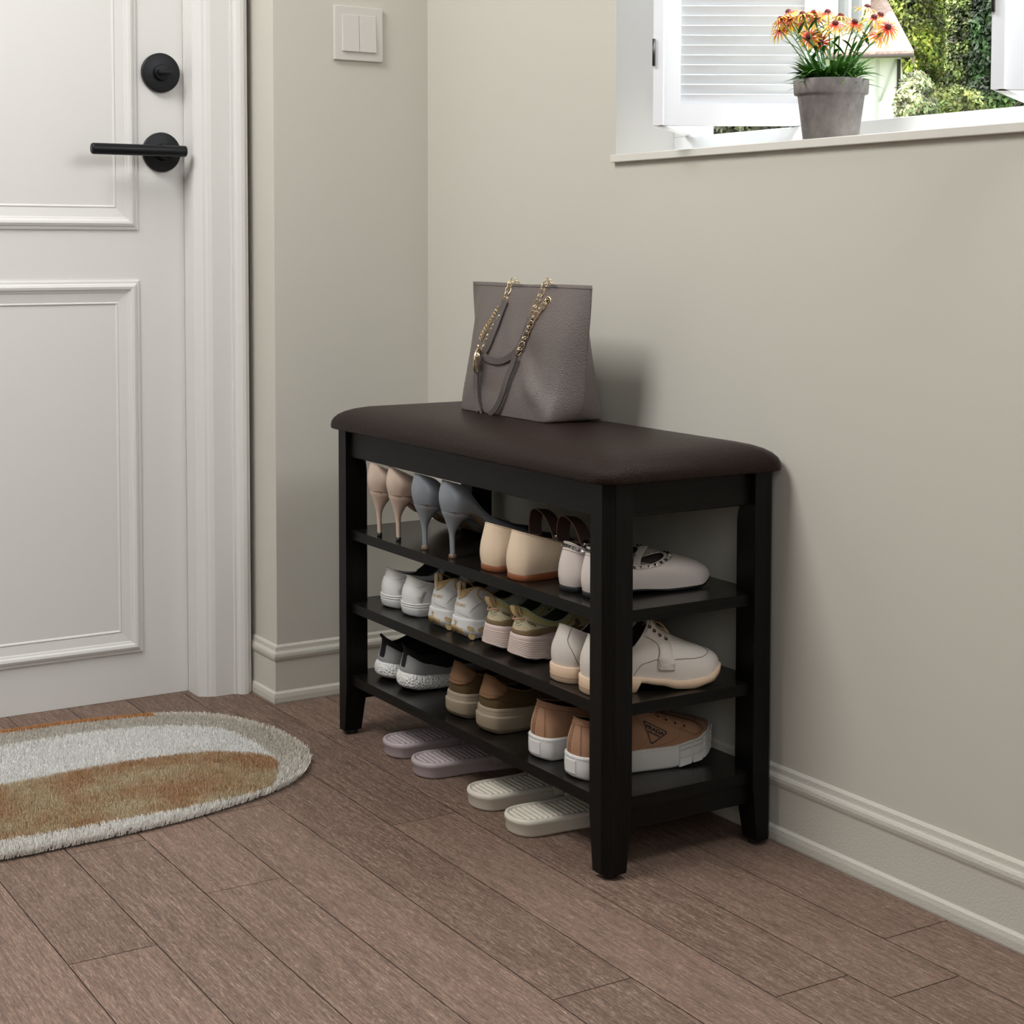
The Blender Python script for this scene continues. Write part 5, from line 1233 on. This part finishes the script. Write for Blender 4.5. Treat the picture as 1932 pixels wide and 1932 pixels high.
    g = block(-0.035, 0.045, 0.18, 0.80, 0.0009); mk('heel_plate', g[0], g[1], mr, so_, smooth=False)
    V2, F2 = [], []
    for i in range(60):
        tt = -0.32+0.64*i/59; o = s.o2(tt % 1); nn = s.nrm(tt % 1); y = o.y/s.L; q = o+nn*0.0006; z = interp(zb, y)+(interp(zt, y)-interp(zb, y))*0.90
        T = (s.o2((tt+0.004) % 1)-o).normalized(); tube_geo([Vector((q.x-T.x*0.001, q.y-T.y*0.001, z)), Vector((q.x+T.x*0.001, q.y+T.y*0.001, z))], 0.0003, 4, False, V2, F2)
    mk('foxing_stitching', V2, F2, mat('sole_thread', rgb(168,166,162), 0.7), so_)
    return t
pair(tansneaker(), [(0.8250,-0.2790,1),(0.9265,-0.2840,-2)], ['tan canvas sneaker on the bottom shelf, heel showing left of the front right leg', 'tan canvas sneaker with a triangular emblem, behind the front right leg'], 'tan canvas sneakers', S3)

# --- slides on the floor
def slide(col, nm):
    t = shoe('slide_sandal', 'slipper')
    L = 0.262; w7 = [(0,0),(0.0255,0.030),(0.0375,0.115),(0.0380,0.36),(0.0470,0.70),(0.0370,0.90),(0,1)]
    s = Last(L, w7, [(0,0.0265),(1,0.0225)], [(0,0,0.03)]*7, [0]*7, [(0,0,0)]*7, [0]*7)
    m = mat('slide_foam_'+nm, rgb(*col), 0.42, spec=0.4)
    V, Fc = [], []
    prof = [(0.0005,-0.004),(0.0012,-0.0018),(0.0045,-0.0004),(0.0165,0.0),(0.0180,0.0012),(0.0215,0.0018),(0.0248,0.0006),(0.0262,-0.0018),(0.0262,-0.0035),(0.0250,-0.0056),(0.0222,-0.0068)]
    for z, o_ in prof:
        for i in range(NT):
            tt = i/NT; o = s.o2(tt); n = s.nrm(tt); q = o+n*o_; V.append((q.x, q.y, z))
    R_ = len(prof)
    for j in range(R_-1):
        for i in range(NT): Fc.append((j*NT+i, j*NT+(i+1)%NT, (j+1)*NT+(i+1)%NT, (j+1)*NT+i))
    for b in (0, (R_-1)*NT):
        for i in range(NT//2):
            q = list(dict.fromkeys([b+i, b+i+1, b+(NT-i-1) % NT, b+(NT-i) % NT]))
            if len(q) > 2: Fc.append(tuple(q))
    so_ = mk('sole', V, Fc, m, t)
    # cross ribs of the footbed, clipped by the outline
    def halfw(y):
        best = 0
        for i in range(1, 60):
            a, b = s.o2(0.5*(i-1)/60), s.o2(0.5*i/60)
            if a.y <= y <= b.y: best = a.x+(b.x-a.x)*(y-a.y)/max(1e-9, b.y-a.y)
        return best
    V, Fc = [], []; y = 0.013
    while y < L-0.018:
        w_ = halfw(y)-0.0085
        if w_ > 0.006: tube_geo([Vector((-w_, y, 0.0218)), Vector((-w_+0.003, y, 0.0229)), Vector((0, y, 0.0229)), Vector((w_-0.003, y, 0.0229)), Vector((w_, y, 0.0218))], 0.0031, 8, False, V, Fc, r2=0.0031)
        y += 0.0088
    mk('footbed_ribs', V, Fc, m, so_)
    # broad strap
    V, Fc = [], []; n = 24
    for i in range(n+1):
        f = i/n; a = pi*f; 
        for (y0, th) in ((0.118,0),(0.205,0),(0.205,0.0045),(0.118,0.0045)):
            hw_ = halfw(min(y0, 0.2))+0.0015; yy = y0+(0.012 if y0 < 0.15 else -0.004)*sin(a); V.append((-(hw_+th*0.9)*cos(a)*(1+0.02*sin(a)), yy, 0.0115+(0.050+(0.006 if y0 < 0.15 else 0)+th)*sin(a)**0.75))
    for i in range(n):
        for j in range(4): Fc.append((i*4+j, i*4+(j+1)%4, (i+1)*4+(j+1)%4, (i+1)*4+j))
    Fc += [(0,1,2,3), (4*n,4*n+1,4*n+2,4*n+3)]
    mk('strap', V, Fc, m, t)
    return t
pair(slide((178,165,169), 'lilac'), [(0.396,-0.2985,-2),(0.5125,-0.3075,-4)], ['lilac ribbed slide sandal on the floor, the one nearer the left leg', 'lilac ribbed slide sandal on the floor, the one nearer the cream slides'], 'lilac slides under the bench', 0.0)
pair(slide((212,206,193), 'cream'), [(0.694,-0.3075,-2),(0.818,-0.3170,-4)], ['cream ribbed slide sandal on the floor, between the lilac slides and its mate', 'cream ribbed slide sandal on the floor, half hidden by the front right leg'], 'cream slides under the bench', 0.0)
# ------------------------------------------------------------------ outside: house, trees, lawn
struct(box('ground', -60, 40, 0.35, 70, -0.6, -0.5, mat('lawn', rgb(92,120,52), 0.95, var=(3, 0.3))))
def outside():
    # a point seen at px,py at distance dist along the view axis
    def at(px, py, dist): return CAM+(fw+r2*((px-CX_PX)/F_PX)-u2*((py-CY_PX)/F_PX))*dist
    m_hw = mat('house_render', rgb(240,238,230), 0.8); m_tim = mat('dark_timber', rgb(62,52,44), 0.8); m_roof = mat('clay_tiles', rgb(186,160,148), 0.85, var=(14, 0.28, (1,1,3)), bump=(30, 0.6, 0.02)); m_glass = mat('house_glass', rgb(150,152,152), 0.3)
    D = 13.0
    corner = at(1698, 232, D); cw = corner.copy()      # right-hand wall corner at ground-ish level
    d = Vector((-0.715, -0.70, 0)).normalized()         # facade runs to the left from the corner
    nrm = Vector((0.70, -0.715, 0)).normalized()
    t = thing('timbered_house', 'white half-timbered house with a pale tiled roof seen beyond the window', 'house', (cw.x, cw.y, -0.5))
    def P(u, n, z): return Vector((0,0,0))+d*u+nrm*n+Vector((0,0,z))
    def pbox(name, u0, u1, n0, n1, z0, z1, m, par=t):
        V = [P(u, n, z) for z in (z0, z1) for u, n in ((u0,n0),(u1,n0),(u1,n1),(u0,n1))]
        return mk(name, V, [(0,1,2,3)[::-1],(4,5,6,7),(0,1,5,4),(1,2,6,5),(2,3,7,6),(3,0,4,7)], m, par, smooth=False)
    ez = at(1698, 112, D).z+0.5
    def q(px, py, n):      # point of the plane n metres in front of the facade seen at px,py
        dr = (fw+r2*((px-CX_PX)/F_PX)-u2*((py-CY_PX)/F_PX)); o = Vector((cw.x, cw.y, -0.5)); k = ((o+nrm*n)-CAM).dot(nrm)/dr.dot(nrm); return CAM+dr*k-o
    Wd, Dp = 2.7, -1.1
    ez = q(1698, 112, 0).z
    pbox('wall', 0, Wd, Dp, 0, 0, ez+0.02, m_hw)
    m_pt = mat('pale_timber', rgb(214,212,206), 0.8)
    for u in (0, 0.17, 0.42, 0.75, 1.2): pbox('timber_post', u, u+(0.028 if u == 0 else 0.02), -0.02, 0.012, 0, ez, m_tim if u == 0 else m_pt)
    tube('timber_brace', [q(1660, 190, 0.01), q(1690, 112, 0.01)], 0.009, m_pt, t, 4)
    A = q(1724, 104, 0.20); Bp = A+d*(Wd+0.2); Bp.z = A.z
    C_ = q(1640, 78, -0.28); Cl = C_+d*(Wd-0.3); Cl.z = C_.z
    T1, T0 = q(1655, -28, -0.75), q(1636, -28, -0.75); R1 = A-nrm*1.3; R1.z = A.z
    Rr = q(1652, -34, -1.2)
    th = Vector((0,0,0.035))
    V = [A+th, Bp+th, Cl+th, C_+th, T1+th, T0+th, R1+th, A, Bp, Cl, C_, R1]
    mk('roof', V, [(0,3,2,1), (0,4,5,3), (0,6,4), (7,8,1,0), (11,7,0,6), (7,10,9,8)], m_roof, t, smooth=False)
    tube('gutter', [A+Vector((0,0,0.0)), Bp], 0.016, mat('gutter_grey', rgb(120,104,98), 0.6), t, 8)
    V = [C_-Vector((0,0,0.1)), Cl-Vector((0,0,0.1)), Cl+Vector((0,0,1.6)), C_+Vector((0,0,1.6))]; bk = [v-nrm*0.6 for v in V]
    mk('upper_wall', V+bk, [(0,1,2,3),(4,7,6,5),(0,3,7,4),(1,5,6,2),(3,2,6,7),(0,4,5,1)], m_hw, t, smooth=False)
    tube('roof_flashing', [C_+nrm*0.01, Cl+nrm*0.01], 0.008, mat('gutter_grey', rgb(120,104,98), 0.6), t, 5)
    g = []
    p0, p1 = q(1628, 57, -0.26), q(1579, 62, -0.26); zt_ = p0.z+0.55
    fr = mk('upper_window', [p0, Vector((p1.x, p1.y, p0.z)), Vector((p1.x, p1.y, zt_)), Vector((p0.x, p0.y, zt_))], [(0,1,2,3)], m_glass, t, smooth=False)
    for f in (0, 0.5, 1): c0 = p0.lerp(Vector((p1.x, p1.y, p0.z)), f)+nrm*0.01; tube('glazing_bar', [c0, c0+Vector((0,0,0.55))], 0.016 if f == 0.5 else 0.012, m_hw, fr, 4)
    # trees
    rnd = random.Random(21)
    def tree(label, px, py, dist, sx, sz, col, n, name='garden_tree', cat='tree', leafs=0.07, trunk=True, grp=None):
        c = at(px, py, dist); base = Vector((c.x, c.y, -0.5)); tr = thing(name, label, cat, base)
        h = c.z+0.5
        if trunk:
            pth = [Vector((rnd.uniform(-.1,.1)*k, rnd.uniform(-.1,.1)*k, (h+sz*0.5)*k/5)) for k in range(6)]
            tk = tube('trunk', spline(pth, 14), [(0.13-0.007*k)*min(1, sx) for k in range(14)], mat('bark', rgb(58,48,38), 0.9, bump=(20, 0.8, 0.03)), tr, 8)
            for k in range(6):
                z = h-sz*0.5+k*0.22*sz; a = rnd.uniform(0, 2*pi); tube('branch', [Vector((0,0,z)), Vector((cos(a)*sx*0.5, sin(a)*sx*0.5, z+0.3*sz)), Vector((cos(a)*sx*0.85, sin(a)*sx*0.85, z+0.4*sz))], [0.03*sx,0.02*sx,0.008*sx], mat('bark', rgb(58,48,38)), tr, 6)
        V, Fc, C2 = [], [], []; N_ = 0; sd = rnd.uniform(0, 90)
        while N_ < n:
            v = Vector((rnd.gauss(0,1), rnd.gauss(0,1), rnd.gauss(0,1))).normalized()*rnd.random()**0.45; p = Vector((v.x*sx, v.y*sx, h+v.z*sz))
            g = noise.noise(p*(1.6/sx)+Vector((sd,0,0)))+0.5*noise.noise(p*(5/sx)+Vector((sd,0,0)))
            if g < -0.35 and rnd.random() < 0.8: continue
            N_ += 1; a = Vector((rnd.gauss(0,1), rnd.gauss(0,1), rnd.gauss(0,1))).normalized(); b = a.cross(v+Vector((.01,.02,.03))).normalized(); l_ = leafs*rnd.uniform(0.6, 1.3); b0 = len(V)
            V.extend([p-a*l_, p+b*l_*0.55, p+a*l_, p-b*l_*0.55]); Fc.append((b0,b0+1,b0+2,b0+3))
            k = max(0.12, 0.75+1.7*g)*rnd.uniform(0.6, 1.3); k2 = rnd.uniform(0.8, 1.25); C2 += [(max(0,col[0]*k*k2), max(0,col[1]*k), max(0,col[2]*k))]*4  # noise clumps paint sunlit and shaded patches into the leaf colour
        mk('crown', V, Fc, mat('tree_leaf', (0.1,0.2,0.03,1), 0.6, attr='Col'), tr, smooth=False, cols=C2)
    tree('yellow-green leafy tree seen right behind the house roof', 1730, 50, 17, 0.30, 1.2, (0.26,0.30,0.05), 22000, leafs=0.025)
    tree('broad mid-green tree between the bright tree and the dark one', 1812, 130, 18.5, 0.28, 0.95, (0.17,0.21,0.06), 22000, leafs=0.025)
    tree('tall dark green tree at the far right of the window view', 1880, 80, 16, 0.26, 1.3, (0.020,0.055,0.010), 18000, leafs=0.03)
    tree('deep shaded tree filling the gap behind the other trees', 1800, 60, 27, 1.9, 3.2, (0.013,0.034,0.008), 26000, leafs=0.09)  # deep shade is put into the near-black leaf colour
    tree('pale blossoming bush standing against the house corner', 1727, 195, 12.0, 0.16, 0.24, (0.55,0.58,0.34), 4500, name='garden_bush', cat='bush', leafs=0.016)
    tree('yellow-green bush below the trees, right of the blossoming bush', 1800, 212, 13.4, 0.28, 0.22, (0.34,0.38,0.12), 6000, name='garden_bush', cat='bush', leafs=0.020)
    tree('low dark green bush at the far right, below the right shutter', 1882, 200, 15, 0.36, 0.30, (0.05,0.09,0.02), 5000, name='garden_bush', cat='bush', leafs=0.03)
    tree('small olive bush seen under the left shutter', 1420, 250, 9.0, 0.30, 0.10, (0.10,0.10,0.05), 3500, name='garden_bush', cat='bush', leafs=0.03)
    tree('dark hedge bush glimpsed through the shutter louvres', 1400, 110, 9.5, 0.13, 0.40, (0.03,0.035,0.015), 3500, name='garden_bush', cat='bush', leafs=0.03)
outside()
